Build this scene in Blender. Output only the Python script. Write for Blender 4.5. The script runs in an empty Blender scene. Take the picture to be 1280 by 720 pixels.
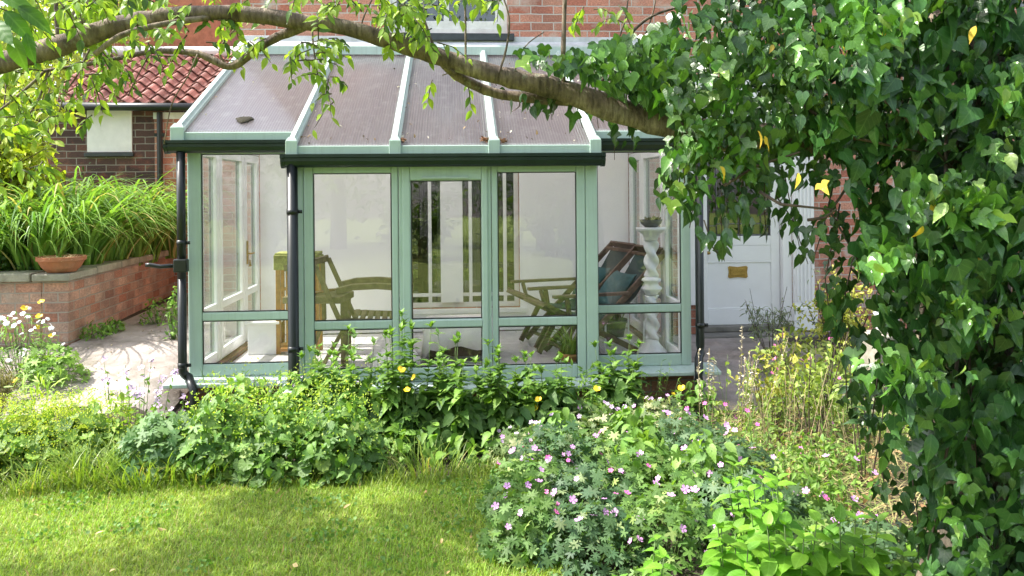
import bpy, math, random
import numpy as np
from mathutils import Vector, Matrix
random.seed(7); rng = np.random.default_rng(11)
PI = math.pi
sc = bpy.context.scene
COL = sc.collection
R = math.radians

# ------------------------------------------------------------------ camera geometry (used to measure the place)
F, YAW, ROLL, H = 1000.0, R(4), R(0.5), 1.68
def at(px, py, Y):
    u, v = px-640, 240-py
    c, s = math.cos(ROLL), math.sin(ROLL)
    x, z, y = (u*c+v*s)/F, (-u*s+v*c)/F, 1.0
    X = x*math.cos(YAW)+y*math.sin(YAW); Yd = -x*math.sin(YAW)+y*math.cos(YAW)
    k = Y/Yd
    return Vector((X*k, Y, H+z*k))
def xat(px, Y): return at(px, 240, Y).x

def sm(a, b, x):
    t = np.clip((x-a)/(b-a), 0, 1); return t*t*(3-2*t)
def gz(x, y):
    x = np.asarray(x, float); y = np.asarray(y, float)
    left = sm(-1.95, -2.3, x)
    zl = np.interp(y, [5.3, 6.2, 7.1, 10.4, 14, 40], [0, .25, .40, .47, .5, .3])
    zr = np.interp(y, [6.0, 7.6, 8.2, 14, 40], [0, .13, .16, .3, .3])
    return zl*left+zr*(1-left)

# ------------------------------------------------------------------ materials
def new_mat(name):
    m = bpy.data.materials.new(name); m.use_nodes = True
    nt = m.node_tree; b = nt.nodes['Principled BSDF']
    return m, nt, b
def N(nt, typ, **kw):
    n = nt.nodes.new(typ)
    for k, v in kw.items():
        if k.startswith('i_'): n.inputs[k[2:].replace('_', ' ')].default_value = v
        else: setattr(n, k, v)
    return n
def ramp(nt, fac, stops):
    r = nt.nodes.new('ShaderNodeValToRGB'); e = r.color_ramp.elements
    while len(e) < len(stops): e.new(0.5)
    for el, (p, c) in zip(e, stops):
        el.position = p; el.color = (*c, 1) if len(c) == 3 else c
    nt.links.new(fac, r.inputs[0]); return r
def mix(nt, a, b, fac, typ='MIX'):
    m = nt.nodes.new('ShaderNodeMix'); m.data_type = 'RGBA'; m.blend_type = typ
    for sock, val in ((m.inputs[0], fac), (m.inputs[6], a), (m.inputs[7], b)):
        if hasattr(val, 'links') or hasattr(val, 'is_linked'): nt.links.new(val, sock)
        elif isinstance(val, tuple): sock.default_value = (*val, 1) if len(val) == 3 else val
        else: sock.default_value = val
    return m.outputs[2]
def math_n(nt, op, a, b=None, clamp=False):
    m = nt.nodes.new('ShaderNodeMath'); m.operation = op; m.use_clamp = clamp
    for i, v in enumerate((a, b)):
        if v is None: continue
        if isinstance(v, (int, float)): m.inputs[i].default_value = v
        else: nt.links.new(v, m.inputs[i])
    return m.outputs[0]
def coords(nt, kind='Object'):
    return nt.nodes.new('ShaderNodeTexCoord').outputs[kind]
def noise(nt, vec, scale, detail=4, rough=.6):
    n = N(nt, 'ShaderNodeTexNoise'); n.inputs['Scale'].default_value = scale
    n.inputs['Detail'].default_value = detail; n.inputs['Roughness'].default_value = rough
    if vec is not None: nt.links.new(vec, n.inputs['Vector'])
    return n.outputs['Fac']
def bump(nt, b, h, strength=.3, dist=.01):
    n = N(nt, 'ShaderNodeBump'); n.inputs['Strength'].default_value = strength; n.inputs['Distance'].default_value = dist
    nt.links.new(h, n.inputs['Height']); nt.links.new(n.outputs[0], b.inputs['Normal'])

def plain(name, c, rough=.5, var=.15, scale=12, bmp=0., metal=0., dirt=None, coat=0.):
    m, nt, b = new_mat(name); v = coords(nt)
    f = noise(nt, v, scale)
    lo = tuple(x*(1-var) for x in c); hi = tuple(min(1, x*(1+var)) for x in c)
    col = ramp(nt, f, [(.3, lo), (.7, hi)]).outputs[0]
    if dirt:
        d = ramp(nt, noise(nt, v, scale*.35, 6, .7), [(.5, (0, 0, 0)), (.72, (1, 1, 1))]).outputs[0]
        col = mix(nt, col, dirt, math_n(nt, 'MULTIPLY', d, .5))
    nt.links.new(col, b.inputs['Base Color'])
    b.inputs['Roughness'].default_value = rough; b.inputs['Metallic'].default_value = metal
    b.inputs['Coat Weight'].default_value = coat
    if bmp: bump(nt, b, noise(nt, v, scale*4), bmp, .01)
    return m

def frame_mat(name, c, dirt):
    m, nt, b = new_mat(name); v = coords(nt)
    mp = N(nt, 'ShaderNodeMapping'); nt.links.new(v, mp.inputs[0]); mp.inputs['Scale'].default_value = (30, 30, 1.6)
    st = ramp(nt, noise(nt, mp.outputs[0], 1., 5, .7), [(.5, (0, 0, 0)), (.75, (1, 1, 1))]).outputs[0]
    f = noise(nt, v, 5); col = ramp(nt, f, [(.3, tuple(x*.95 for x in c)), (.7, tuple(x*1.05 for x in c))]).outputs[0]
    sp = ramp(nt, noise(nt, v, 70, 4, .8), [(.66, (0, 0, 0)), (.74, (1, 1, 1))]).outputs[0]
    col = mix(nt, col, dirt, math_n(nt, 'MULTIPLY', st, .3)); col = mix(nt, col, dirt, math_n(nt, 'MULTIPLY', sp, .35))
    nt.links.new(col, b.inputs['Base Color']); nt.links.new(ramp(nt, st, [(0, (.28,)*3), (1, (.5,)*3)]).outputs[0], b.inputs['Roughness']); return m
def leaf_mat(name, rough=.45, transl=.35, veins=0., tcol=(1.25, 1.3, .5), spec=.5):
    m, nt, b = new_mat(name)
    a = N(nt, 'ShaderNodeAttribute', attribute_name='tint')
    col = a.outputs['Color']
    f = noise(nt, coords(nt), 35, 2)
    col = mix(nt, col, mix(nt, col, (1.35, 1.3, 1.1), 1.0, 'MULTIPLY'), f)
    if veins:
        uv = nt.nodes.new('ShaderNodeUVMap'); s = nt.nodes.new('ShaderNodeSeparateXYZ'); nt.links.new(uv.outputs[0], s.inputs[0])
        ax = math_n(nt, 'ABSOLUTE', s.outputs[0])
        mid = math_n(nt, 'LESS_THAN', ax, .022)
        t = math_n(nt, 'SUBTRACT', math_n(nt, 'MULTIPLY', s.outputs[1], 5.0), math_n(nt, 'MULTIPLY', ax, 4.5))
        fr = math_n(nt, 'ABSOLUTE', math_n(nt, 'SUBTRACT', math_n(nt, 'FRACT', t), .5))
        lat = math_n(nt, 'LESS_THAN', fr, .07)
        vf = math_n(nt, 'MULTIPLY', math_n(nt, 'MAXIMUM', mid, math_n(nt, 'MULTIPLY', lat, .6)), veins)
        col = mix(nt, col, mix(nt, col, (.05, .07, .03), 1.0, 'ADD'), vf)
        bump(nt, b, fr, .25, .002)
    nt.links.new(col, b.inputs['Base Color'])
    b.inputs['Roughness'].default_value = rough
    b.inputs['Specular IOR Level'].default_value = spec
    tr = nt.nodes.new('ShaderNodeBsdfTranslucent')
    nt.links.new(mix(nt, col, (*tcol,), 1.0, 'MULTIPLY'), tr.inputs[0])
    ms = nt.nodes.new('ShaderNodeMixShader'); ms.inputs[0].default_value = transl
    nt.links.new(b.outputs[0], ms.inputs[1]); nt.links.new(tr.outputs[0], ms.inputs[2])
    nt.links.new(ms.outputs[0], nt.nodes['Material Output'].inputs[0])
    return m

def brick_mat(name, c1, c2, mortar, soot=None, soot_amt=0., bw=.235, rh=.086, ms=.006, patch=None, cover=(.42, .58)):
    m, nt, b = new_mat(name)
    uv = nt.nodes.new('ShaderNodeUVMap').outputs[0]
    # wobble the joints a little
    nz = N(nt, 'ShaderNodeTexNoise'); nz.inputs['Scale'].default_value = 9; nt.links.new(uv, nz.inputs['Vector'])
    wob = nt.nodes.new('ShaderNodeVectorMath'); wob.operation = 'MULTIPLY_ADD'
    nt.links.new(nz.outputs['Color'], wob.inputs[0]); wob.inputs[1].default_value = (.012, .012, 0); nt.links.new(uv, wob.inputs[2])
    br = N(nt, 'ShaderNodeTexBrick'); nt.links.new(wob.outputs[0], br.inputs['Vector'])
    br.inputs['Scale'].default_value = 1; br.inputs['Brick Width'].default_value = bw; br.inputs['Row Height'].default_value = rh
    br.inputs['Mortar Size'].default_value = ms; br.inputs['Mortar Smooth'].default_value = .25; br.inputs['Bias'].default_value = -.1
    br.inputs['Color1'].default_value = (0, 0, 0, 1); br.inputs['Color2'].default_value = (1, 1, 1, 1); br.inputs['Mortar'].default_value = (.5, .5, .5, 1)
    mid = tuple((x+y)/2*1.12 for x, y in zip(c1, c2))
    tone = ramp(nt, br.outputs['Color'], [(0, c1), (.35, mid), (.7, c2), (1, tuple(x*.62 for x in c1))]).outputs[0]
    fn = noise(nt, uv, 60, 5, .7)
    tone = mix(nt, tone, ramp(nt, fn, [(.3, (.55, .5, .48)), (.75, (1.35, 1.35, 1.35))]).outputs[0], 1.0, 'MULTIPLY')
    if soot:
        sf = ramp(nt, noise(nt, uv, 2.3, 5, .65), [(cover[0], (0, 0, 0)), (cover[1], (1, 1, 1))]).outputs[0]
        per = ramp(nt, br.outputs['Color'], [(0, (1, 1, 1)), (.75, (.86, .86, .86)), (1, (.35, .35, .35))]).outputs[0]
        sf = math_n(nt, 'MULTIPLY', math_n(nt, 'MULTIPLY', sf, per), soot_amt)
        tone = mix(nt, tone, soot, sf)
    if patch:
        pf = ramp(nt, noise(nt, uv, 3.1, 4, .6), [(.55, (0, 0, 0)), (.68, (1, 1, 1))]).outputs[0]
        tone = mix(nt, tone, patch, math_n(nt, 'MULTIPLY', pf, .7))
    mo = mix(nt, mortar, tuple(x*.6 for x in mortar), noise(nt, uv, 14, 4))
    nt.links.new(mix(nt, tone, mo, br.outputs['Fac']), b.inputs['Base Color'])
    b.inputs['Roughness'].default_value = .9
    inv = math_n(nt, 'SUBTRACT', 1.0, br.outputs['Fac'])
    bump(nt, b, math_n(nt, 'ADD', inv, math_n(nt, 'MULTIPLY', fn, .5)), .6, .008)
    return m

def thin_glass(name, tint=(.97, .99, .98), base=.04, boost=1.0, rough=0., power=5.0):
    m, nt, b = new_mat(name); nt.nodes.remove(b)
    lw = N(nt, 'ShaderNodeLayerWeight'); lw.inputs['Blend'].default_value = .5
    p = math_n(nt, 'POWER', lw.outputs['Facing'], power)
    fac = math_n(nt, 'ADD', math_n(nt, 'MULTIPLY', p, 1-base), base*boost, True)
    t = nt.nodes.new('ShaderNodeBsdfTransparent'); t.inputs[0].default_value = (*tint, 1)
    g = nt.nodes.new('ShaderNodeBsdfGlossy'); g.inputs['Roughness'].default_value = rough; g.inputs[0].default_value = (1, 1, 1, 1)
    ms = nt.nodes.new('ShaderNodeMixShader'); nt.links.new(fac, ms.inputs[0])
    nt.links.new(t.outputs[0], ms.inputs[1]); nt.links.new(g.outputs[0], ms.inputs[2])
    nt.links.new(ms.outputs[0], nt.nodes['Material Output'].inputs[0])
    return m, nt, t, g

M = {}
M['mint'] = frame_mat('mint upvc', (.40, .515, .455), (.2, .25, .19))
M['mint_alu'] = frame_mat('mint powder coat', (.40, .49, .45), (.16, .18, .13))
M['white'] = plain('white upvc', (.8, .81, .8), .3, .03, 5)
M['plaster'] = plain('white plaster', (.88, .88, .87), .85, .03, 2.2, .15)
M['paint'] = plain('white gloss paint', (.82, .82, .82), .28, .03, 6)
M['oldpaint'] = plain('weathered white paint', (.74, .73, .7), .5, .08, 14, .2, dirt=(.42, .4, .36))
M['black'] = plain('black pvc', (.007, .010, .010), .38, .2, 9)
M['gutter'] = plain('dark green gutter', (.012, .024, .02), .3, .25, 6)
M['slate'] = plain('dark slate', (.035, .04, .045), .5, .3, 10, .3)
M['stone'] = plain('coping stone', (.30, .28, .225), .9, .3, 7, .7, dirt=(.11, .12, .06))
M['step'] = plain('step stone', (.17, .16, .14), .85, .3, 6, .6)
M['terracotta'] = plain('terracotta', (.36, .13, .06), .75, .2, 14, .3, dirt=(.3, .2, .14))
M['soil'] = plain('soil', (.055, .042, .028), .95, .5, 18, 1.0)
M['straw'] = plain('dry mulch', (.42, .35, .2), .9, .3, 40, .8)
M['wood'] = plain('weathered teak', (.10, .062, .04), .6, .35, 22, .3)
M['pine'] = plain('varnished pine', (.38, .19, .06), .4, .25, 18, .2)
M['olivewood'] = plain('mossy grey wood', (.16, .125, .06), .7, .3, 22, .3)
M['canvas'] = plain('dark green canvas', (.025, .05, .045), .85, .2, 60, .2)
M['teal'] = plain('teal cotton', (.035, .10, .10), .85, .15, 30, .3)
M['cloth'] = plain('white cotton', (.8, .78, .74), .9, .04, 6, .2)
M['olive_cloth'] = plain('olive towel', (.3, .32, .1), .9, .3, 50, .4)
M['ceramic'] = plain('white glazed pottery', (.7, .72, .72), .35, .08, 9)
M['greypot'] = plain('dark pottery', (.1, .1, .09), .6, .3, 20, .3)
M['brass'] = plain('aged brass', (.42, .28, .09), .38, .3, 30, .2, metal=.9)
M['lead'] = plain('lead came', (.12, .12, .125), .5, .2, 30)
M['flash'] = plain('lead flashing', (.5, .51, .52), .6, .18, 9, .3)
M['dark'] = plain('shade painted room wall', (.05, .05, .045), .8, .2, 3)  # near-black colour stands in for the lack of light indoors
M['curtain'] = plain('pale curtain', (.62, .6, .6), .9, .06, 10)
M['board'] = plain('painted board', (.72, .71, .69), .7, .06, 8, .3, dirt=(.5, .49, .46))
M['moss'] = plain('moss', (.03, .026, .012), .95, .5, 60, 1.)
M['deadleaf'] = plain('dead leaf', (.2, .1, .045), .8, .5, 50, .3)
M['yellowpetal'] = plain('yellow petals', (.85, .6, .015), .5, .1, 60)
M['lilacpetal'] = plain('lilac pink petals', (.62, .3, .62), .55, .18, 50)
M['pinkpetal'] = plain('magenta petals', (.68, .13, .42), .55, .2, 50)
M['palepetal'] = plain('pale lilac petals', (.6, .42, .63), .55, .15, 50)
M['whitepetal'] = plain('white petals', (.85, .84, .86), .55, .04, 50)
M['stem'] = plain('green stem', (.1, .17, .04), .6, .3, 30)
M['drystem'] = plain('dry stem', (.33, .26, .14), .8, .3, 30)
M['twig'] = plain('brown twig', (.085, .06, .042), .8, .35, 40, .4)
M['brick_house'] = brick_mat('orange red brick', (.42, .15, .1), (.55, .28, .2), (.58, .53, .48), (.10, .06, .05), .45, cover=(.5, .7), patch=(.5, .44, .38))
M['brick_shed'] = brick_mat('sooty brick', (.26, .085, .055), (.34, .15, .1), (.3, .27, .23), (.026, .023, .024), .88, cover=(.31, .5))
M['brick_bed'] = brick_mat('bed wall brick', (.42, .18, .115), (.56, .37, .28), (.40, .35, .3), (.12, .09, .08), .6, patch=(.36, .32, .27))
M['brick_plinth'] = brick_mat('plinth brick', (.2, .09, .055), (.28, .15, .1), (.22, .19, .16))
M['quoin'] = plain('rubbed orange brick', (.37, .16, .1), .9, .25, 9, .5)
M['pantile'] = plain('clay pantile', (.27, .135, .115), .65, .55, 5, .5, dirt=(.12, .075, .06))
M['slatepot'] = M['slate']

# bark
def bark():
    m, nt, b = new_mat('cherry bark'); v = coords(nt)
    mp = N(nt, 'ShaderNodeMapping'); nt.links.new(v, mp.inputs[0]); mp.inputs['Scale'].default_value = (60, 14, 14)
    f1 = noise(nt, mp.outputs[0], 1.0, 6, .7); f2 = noise(nt, v, 9, 5, .6)
    c = ramp(nt, f2, [(.3, (.08, .06, .045)), (.5, (.17, .13, .095)), (.68, (.30, .255, .19))]).outputs[0]
    c = mix(nt, c, ramp(nt, f1, [(.35, (.3, .26, .24)), (.6, (1.2, 1.15, 1.1))]).outputs[0], .9, 'MULTIPLY')
    li = ramp(nt, noise(nt, v, 22, 5, .7), [(.6, (0, 0, 0)), (.68, (1, 1, 1))]).outputs[0]
    c = mix(nt, c, (.30, .31, .22), math_n(nt, 'MULTIPLY', li, .55))
    nt.links.new(c, b.inputs['Base Color']); b.inputs['Roughness'].default_value = .8
    bump(nt, b, math_n(nt, 'ADD', f1, f2), .9, .012); return m
M['bark'] = bark()

def path_mat():
    m, nt, b = new_mat('worn concrete path'); v = coords(nt)
    c = ramp(nt, noise(nt, v, 2.2, 7, .65), [(.3, (.17, .14, .12)), (.5, (.30, .26, .235)), (.7, (.42, .37, .335))]).outputs[0]
    vo = N(nt, 'ShaderNodeTexVoronoi', feature='DISTANCE_TO_EDGE'); vo.inputs['Scale'].default_value = 1.6; nt.links.new(v, vo.inputs['Vector'])
    crack = ramp(nt, vo.outputs['Distance'], [(.0, (.35, .33, .28)), (.025, (1, 1, 1))]).outputs[0]
    c = mix(nt, c, crack, .22, 'MULTIPLY')
    sp = ramp(nt, noise(nt, v, 45, 5, .7), [(.58, (1, 1, 1)), (.7, (.4, .37, .3))]).outputs[0]
    c = mix(nt, c, sp, .7, 'MULTIPLY')
    # damp moss towards the foot of the bed wall (a growth with its own shape)
    mo = ramp(nt, noise(nt, v, 1.3, 5, .7), [(.52, (0, 0, 0)), (.64, (1, 1, 1))]).outputs[0]
    c = mix(nt, c, (.085, .085, .05), math_n(nt, 'MULTIPLY', mo, .6))
    nt.links.new(c, b.inputs['Base Color']); b.inputs['Roughness'].default_value = .92
    bump(nt, b, noise(nt, v, 30, 6, .7), .6, .01); return m
M['path'] = path_mat()
def lawn_mat():
    m, nt, b = new_mat('lawn thatch'); v = coords(nt)
    c = ramp(nt, noise(nt, v, 3.5, 6, .7), [(.3, (.12, .17, .025)), (.55, (.2, .26, .04)), (.75, (.34, .33, .11))]).outputs[0]
    nt.links.new(c, b.inputs['Base Color']); b.inputs['Roughness'].default_value = .95
    bump(nt, b, noise(nt, v, 90, 4, .7), 1., .02); return m
M['lawn'] = lawn_mat()
def tile_mat():
    m, nt, b = new_mat('pale wood effect floor tile'); uv = nt.nodes.new('ShaderNodeUVMap').outputs[0]
    br = N(nt, 'ShaderNodeTexBrick'); nt.links.new(uv, br.inputs['Vector']); br.inputs['Scale'].default_value = 1
    br.inputs['Brick Width'].default_value = .6; br.inputs['Row Height'].default_value = .3; br.inputs['Mortar Size'].default_value = .004
    br.inputs['Color1'].default_value = (.58, .56, .54, 1); br.inputs['Color2'].default_value = (.68, .66, .63, 1); br.inputs['Mortar'].default_value = (.33, .31, .29, 1)
    c = mix(nt, br.outputs['Color'], ramp(nt, noise(nt, uv, 12, 5), [(.3, (.8, .8, .8)), (.7, (1.1, 1.1, 1.1))]).outputs[0], 1., 'MULTIPLY')
    nt.links.new(c, b.inputs['Base Color']); b.inputs['Roughness'].default_value = .3; return m
M['tile'] = tile_mat()

M['glass'] = thin_glass('window glass', (.985, .99, .988), .055, 1.0)[0]
M['dglass'] = thin_glass('house glass', (.6, .63, .6), .08, 1.1)[0]
def poly_mat():
    m, nt, t, g = thin_glass('bronze multiwall polycarbonate', (.66, .6, .6), .2, 1.0, .09, 3.0)
    uv = nt.nodes.new('ShaderNodeUVMap').outputs[0]
    s = nt.nodes.new('ShaderNodeSeparateXYZ'); nt.links.new(uv, s.inputs[0])
    w = math_n(nt, 'SINE', math_n(nt, 'MULTIPLY', s.outputs[0], 2*PI/.021))
    rib = math_n(nt, 'GREATER_THAN', w, .72)
    wn = noise(nt, coords(nt), 3.0, 5, .6)
    mp = N(nt, 'ShaderNodeMapping'); nt.links.new(uv, mp.inputs[0]); mp.inputs['Scale'].default_value = (26, 1.6, 1)
    dirt = mix(nt, ramp(nt, noise(nt, coords(nt), 7, 6, .7), [(.52, (0, 0, 0)), (.8, (1, 1, 1))]).outputs[0], ramp(nt, noise(nt, mp.outputs[0], 1., 5, .65), [(.45, (0, 0, 0)), (.8, (1, 1, 1))]).outputs[0], .3)
    nt.links.new(mix(nt, (.64, .60, .645), (.26, .235, .265), math_n(nt, 'MULTIPLY', rib, .95)), t.inputs[0])
    bn = N(nt, 'ShaderNodeBump'); bn.inputs['Strength'].default_value = .5; bn.inputs['Distance'].default_value = .003
    nt.links.new(math_n(nt, 'ADD', w, math_n(nt, 'MULTIPLY', wn, .8)), bn.inputs['Height']); nt.links.new(bn.outputs[0], g.inputs['Normal'])
    d = nt.nodes.new('ShaderNodeBsdfDiffuse'); nt.links.new(mix(nt, (.10, .088, .096), (.42, .40, .41), dirt), d.inputs[0])
    tl = nt.nodes.new('ShaderNodeBsdfTranslucent'); tl.inputs[0].default_value = (.95, .94, .95, 1)
    md = nt.nodes.new('ShaderNodeMixShader'); md.inputs[0].default_value = .74; nt.links.new(d.outputs[0], md.inputs[1]); nt.links.new(tl.outputs[0], md.inputs[2]); d = md
    ms2 = nt.nodes.new('ShaderNodeMixShader'); nt.links.new(math_n(nt, 'ADD', math_n(nt, 'MULTIPLY', rib, .12), math_n(nt, 'ADD', math_n(nt, 'MULTIPLY', dirt, .2), .42)), ms2.inputs[0])
    out = nt.nodes['Material Output']; prev = out.inputs[0].links[0].from_socket
    nt.links.new(prev, ms2.inputs[1]); nt.links.new(d.outputs[0], ms2.inputs[2]); nt.links.new(ms2.outputs[0], out.inputs[0])
    return m
M['poly'] = poly_mat()
M['cushionwhite'] = M['cloth']

L_IVY = leaf_mat('ivy leaf', .31, .26, .7, spec=.6)
L_CHERRY = leaf_mat('cherry leaf', .45, .45, .6)
L_SOFT = leaf_mat('soft herb leaf', .55, .38, .5)
L_SMALL = leaf_mat('small leaf', .5, .4)
L_BLADE = leaf_mat('strap leaf', .42, .35, tcol=(1.2, 1.25, .5))
L_GRASS = leaf_mat('grass blade', .55, .35, tcol=(1.2, 1.2, .4))
L_DRY = leaf_mat('dry stalk', .8, .2, tcol=(1, 1, .9))

# ------------------------------------------------------------------ objects
def link(o, parent=None):
    COL.objects.link(o)
    if parent is not None: o.parent = parent
    return o
def tag(o, label=None, cat=None, group=None, kind=None):
    if label: o['label'] = label
    if cat: o['category'] = cat
    if group: o['group'] = group
    if kind: o['kind'] = kind
    return o
def thing(name, label, cat, loc=(0, 0, 0), rz=0, group=None):
    o = bpy.data.objects.new(name, None); o.empty_display_size = .1; link(o)
    o.location = loc; o.rotation_euler = (0, 0, rz)
    return tag(o, label, cat, group)
def copy_tree(o, parent=None):
    c = o.copy(); COL.objects.link(c)
    if parent is not None: c.parent = parent
    for ch in o.children: copy_tree(ch, c)
    return c

class MB:
    """collects polygons of one mesh"""
    def __init__(s): s.v = []; s.f = []
    def add(s, vs, fs):
        n = len(s.v); s.v += [tuple(v) for v in vs]; s.f += [tuple(n+i for i in f) for f in fs]; return s
    def box(s, x0, x1, y0, y1, z0, z1):
        return s.add([(x0,y0,z0),(x1,y0,z0),(x1,y1,z0),(x0,y1,z0),(x0,y0,z1),(x1,y0,z1),(x1,y1,z1),(x0,y1,z1)],
                     [(0,3,2,1),(4,5,6,7),(0,1,5,4),(1,2,6,5),(2,3,7,6),(3,0,4,7)])
    def bar(s, p0, p1, w, h, up=(0,0,1)):
        p0, p1 = Vector(p0), Vector(p1); d = (p1-p0).normalized(); up = Vector(up)
        if abs(d.dot(up)) > .98: up = Vector((0, 1, 0))
        sd = d.cross(up).normalized(); u = sd.cross(d).normalized()
        vs = []
        for p in (p0, p1):
            for a, b in ((-1,-1),(1,-1),(1,1),(-1,1)): vs.append(p+sd*(a*w/2)+u*(b*h/2))
        return s.add(vs, [(3,2,1,0),(4,5,6,7),(0,1,5,4),(1,2,6,5),(2,3,7,6),(3,0,4,7)])
    def prism(s, prof, x0, x1):       # profile in (y,z) pushed along x
        n = len(prof)
        vs = [(x0,y,z) for y,z in prof]+[(x1,y,z) for y,z in prof]
        return s.add(vs, [tuple(range(n-1,-1,-1)), tuple(range(n,2*n))]+[(i,(i+1)%n,n+(i+1)%n,n+i) for i in range(n)])
    def tube(s, pts, rad, n=8):
        pts = [Vector(p) for p in pts]; k = len(pts)
        if not hasattr(rad, '__len__'): rad = [rad]*k
        vs = []; ref = Vector((.3, .2, 1)).normalized()
        for i, p in enumerate(pts):
            d = (pts[min(i+1,k-1)]-pts[max(i-1,0)]).normalized()
            a = d.cross(ref)
            if a.length < 1e-3: a = d.cross(Vector((1, 0, 0)))
            a.normalize(); b = a.cross(d)
            for j in range(n):
                t = 2*PI*j/n; vs.append(p+(a*math.cos(t)+b*math.sin(t))*rad[i])
        fs = [(i*n+j, i*n+(j+1)%n, (i+1)*n+(j+1)%n, (i+1)*n+j) for i in range(k-1) for j in range(n)]
        fs += [tuple(range(n-1,-1,-1)), tuple((k-1)*n+j for j in range(n))]
        return s.add(vs, fs)
    def lathe(s, prof, c=(0,0,0), n=24, mod=None):
        vs = []
        for i, (r, z) in enumerate(prof):
            for j in range(n):
                t = 2*PI*j/n; rr = r*(mod(i, t, z) if mod else 1)
                vs.append((c[0]+rr*math.cos(t), c[1]+rr*math.sin(t), c[2]+z))
        k = len(prof)
        fs = [(i*n+j, i*n+(j+1)%n, (i+1)*n+(j+1)%n, (i+1)*n+j) for i in range(k-1) for j in range(n)]
        fs += [tuple(range(n-1,-1,-1)), tuple((k-1)*n+j for j in range(n))]
        return s.add(vs, fs)
    def build(s, name, mat, parent=None, smooth=False, bevel=0., loc=None, seg=2):
        me = bpy.data.meshes.new(name); me.from_pydata(s.v, [], s.f)
        me.materials.append(mat)
        uv = me.uv_layers.new(name='UVMap'); dat = np.zeros((len(me.loops), 2), 'f')
        V = np.array(s.v, float)
        for p in me.polygons:
            n = p.normal; ax = max(range(3), key=lambda i: abs(n[i]))
            a, b = ((1, 2), (0, 2), (0, 1))[ax]
            for li in p.loop_indices:
                co = V[me.loops[li].vertex_index]; dat[li] = (co[a], co[b])
        uv.data.foreach_set('uv', dat.ravel())
        if smooth:
            me.polygons.foreach_set('use_smooth', [True]*len(me.polygons))
        me.update()
        o = link(bpy.data.objects.new(name, me), parent)
        if loc: o.location = loc
        if bevel:
            b = o.modifiers.new('bevel', 'BEVEL'); b.width = bevel; b.segments = seg; b.limit_method = 'ANGLE'; b.harden_normals = False
        return o

def tri_mesh(name, V, T, tint, mat, parent=None, uv=None, smooth=True):
    me = bpy.data.meshes.new(name)
    V = np.ascontiguousarray(V, 'f'); T = np.ascontiguousarray(T, 'i')
    me.vertices.add(len(V)); me.vertices.foreach_set('co', V.ravel())
    me.loops.add(T.size); me.loops.foreach_set('vertex_index', T.ravel())
    me.polygons.add(len(T)); me.polygons.foreach_set('loop_start', np.arange(len(T), dtype='i')*3)
    if smooth: me.polygons.foreach_set('use_smooth', np.ones(len(T), bool))
    if uv is not None:
        u = me.uv_layers.new(name='UVMap'); u.data.foreach_set('uv', np.ascontiguousarray(uv[T.ravel()], 'f').ravel())
    if tint is not None:
        a = me.attributes.new('tint', 'FLOAT_COLOR', 'POINT')
        c = np.ones((len(V), 4), 'f'); c[:, :3] = tint; a.data.foreach_set('color', c.ravel())
    me.update(calc_edges=True); me.validate()
    me.materials.append(mat)
    return link(bpy.data.objects.new(name, me), parent)

# ------------------------------------------------------------------ leaf shapes: (verts n×3, tris)
def leaf_shape(half, fold=.18, curl=.25, mid_n=5, ripple=0.):
    """half outline from base to tip (x>=0); quads between midrib and outline"""
    half = np.array(half, float); n = len(half)
    ys = half[:, 1]
    mid = np.stack([np.zeros(n), np.linspace(ys[0], ys[-1], n)], 1)
    pts = []; 
    for i in range(n): pts.append((0, mid[i, 1]))
    for i in range(n): pts.append((half[i, 0], half[i, 1]))
    for i in range(n): pts.append((-half[i, 0], half[i, 1]))
    pts = np.array(pts)
    z = np.abs(pts[:, 0])*fold*2-curl*np.clip(pts[:, 1], 0, 1)**2-.35*pts[:, 0]**2
    if ripple: z = z+ripple*np.sin(np.arange(len(pts))*2.4)*(np.abs(pts[:, 0]) > .01)
    V = np.column_stack([pts, z]); T = []
    for i in range(n-1):
        T += [(i, n+i, n+i+1), (i, n+i+1, i+1), (i, i+1, 2*n+i+1), (i, 2*n+i+1, 2*n+i)]
    return V, np.array(T)
IVY3 = leaf_shape([(.02, .04), (.2, -.1), (.36, -.05), (.60, .22), (.36, .31), (.24, .44), (.15, .74), (.0, 1.05)], .14, .3)
IVYH = leaf_shape([(.02, .05), (.2, -.05), (.38, .03), (.5, .24), (.38, .42), (.27, .6), (.12, .82), (.0, 1.0)], .12, .32)
IVYN = leaf_shape([(.02, .0), (.13, .08), (.24, .22), (.27, .4), (.22, .58), (.13, .76), (.05, .9), (.0, 1.05)], .2, .4)
OVATE = leaf_shape([(.01, 0), (.13, .12), (.22, .32), (.22, .52), (.14, .74), (.04, .9), (0, 1.05)], .25, .35)
TOOTH = leaf_shape([(.01, 0), (.17, .04), (.23, .14), (.22, .18), (.30, .3), (.26, .36), (.29, .48), (.22, .55), (.22, .66), (.13, .74), (.11, .84), (0, 1.05)], .2, .4)
LANCE = leaf_shape([(.01, 0), (.06, .2), (.085, .45), (.06, .75), (0, 1.0)], .25, .45)
DIAM = (np.array([(0, 0, 0), (.25, .45, .06), (0, 1, -.08), (-.25, .45, .06)], float), np.array([(0, 1, 2), (0, 2, 3)]))
def fan(pts, zc=0., cup=0.):
    pts = np.array(pts, float); n = len(pts); r = np.hypot(pts[:, 0], pts[:, 1])
    V = np.vstack([[(0, 0, zc)], np.column_stack([pts, cup*r*r])])
    return V, np.array([(0, 1+i, 1+(i+1) % n) for i in range(n)])
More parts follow.
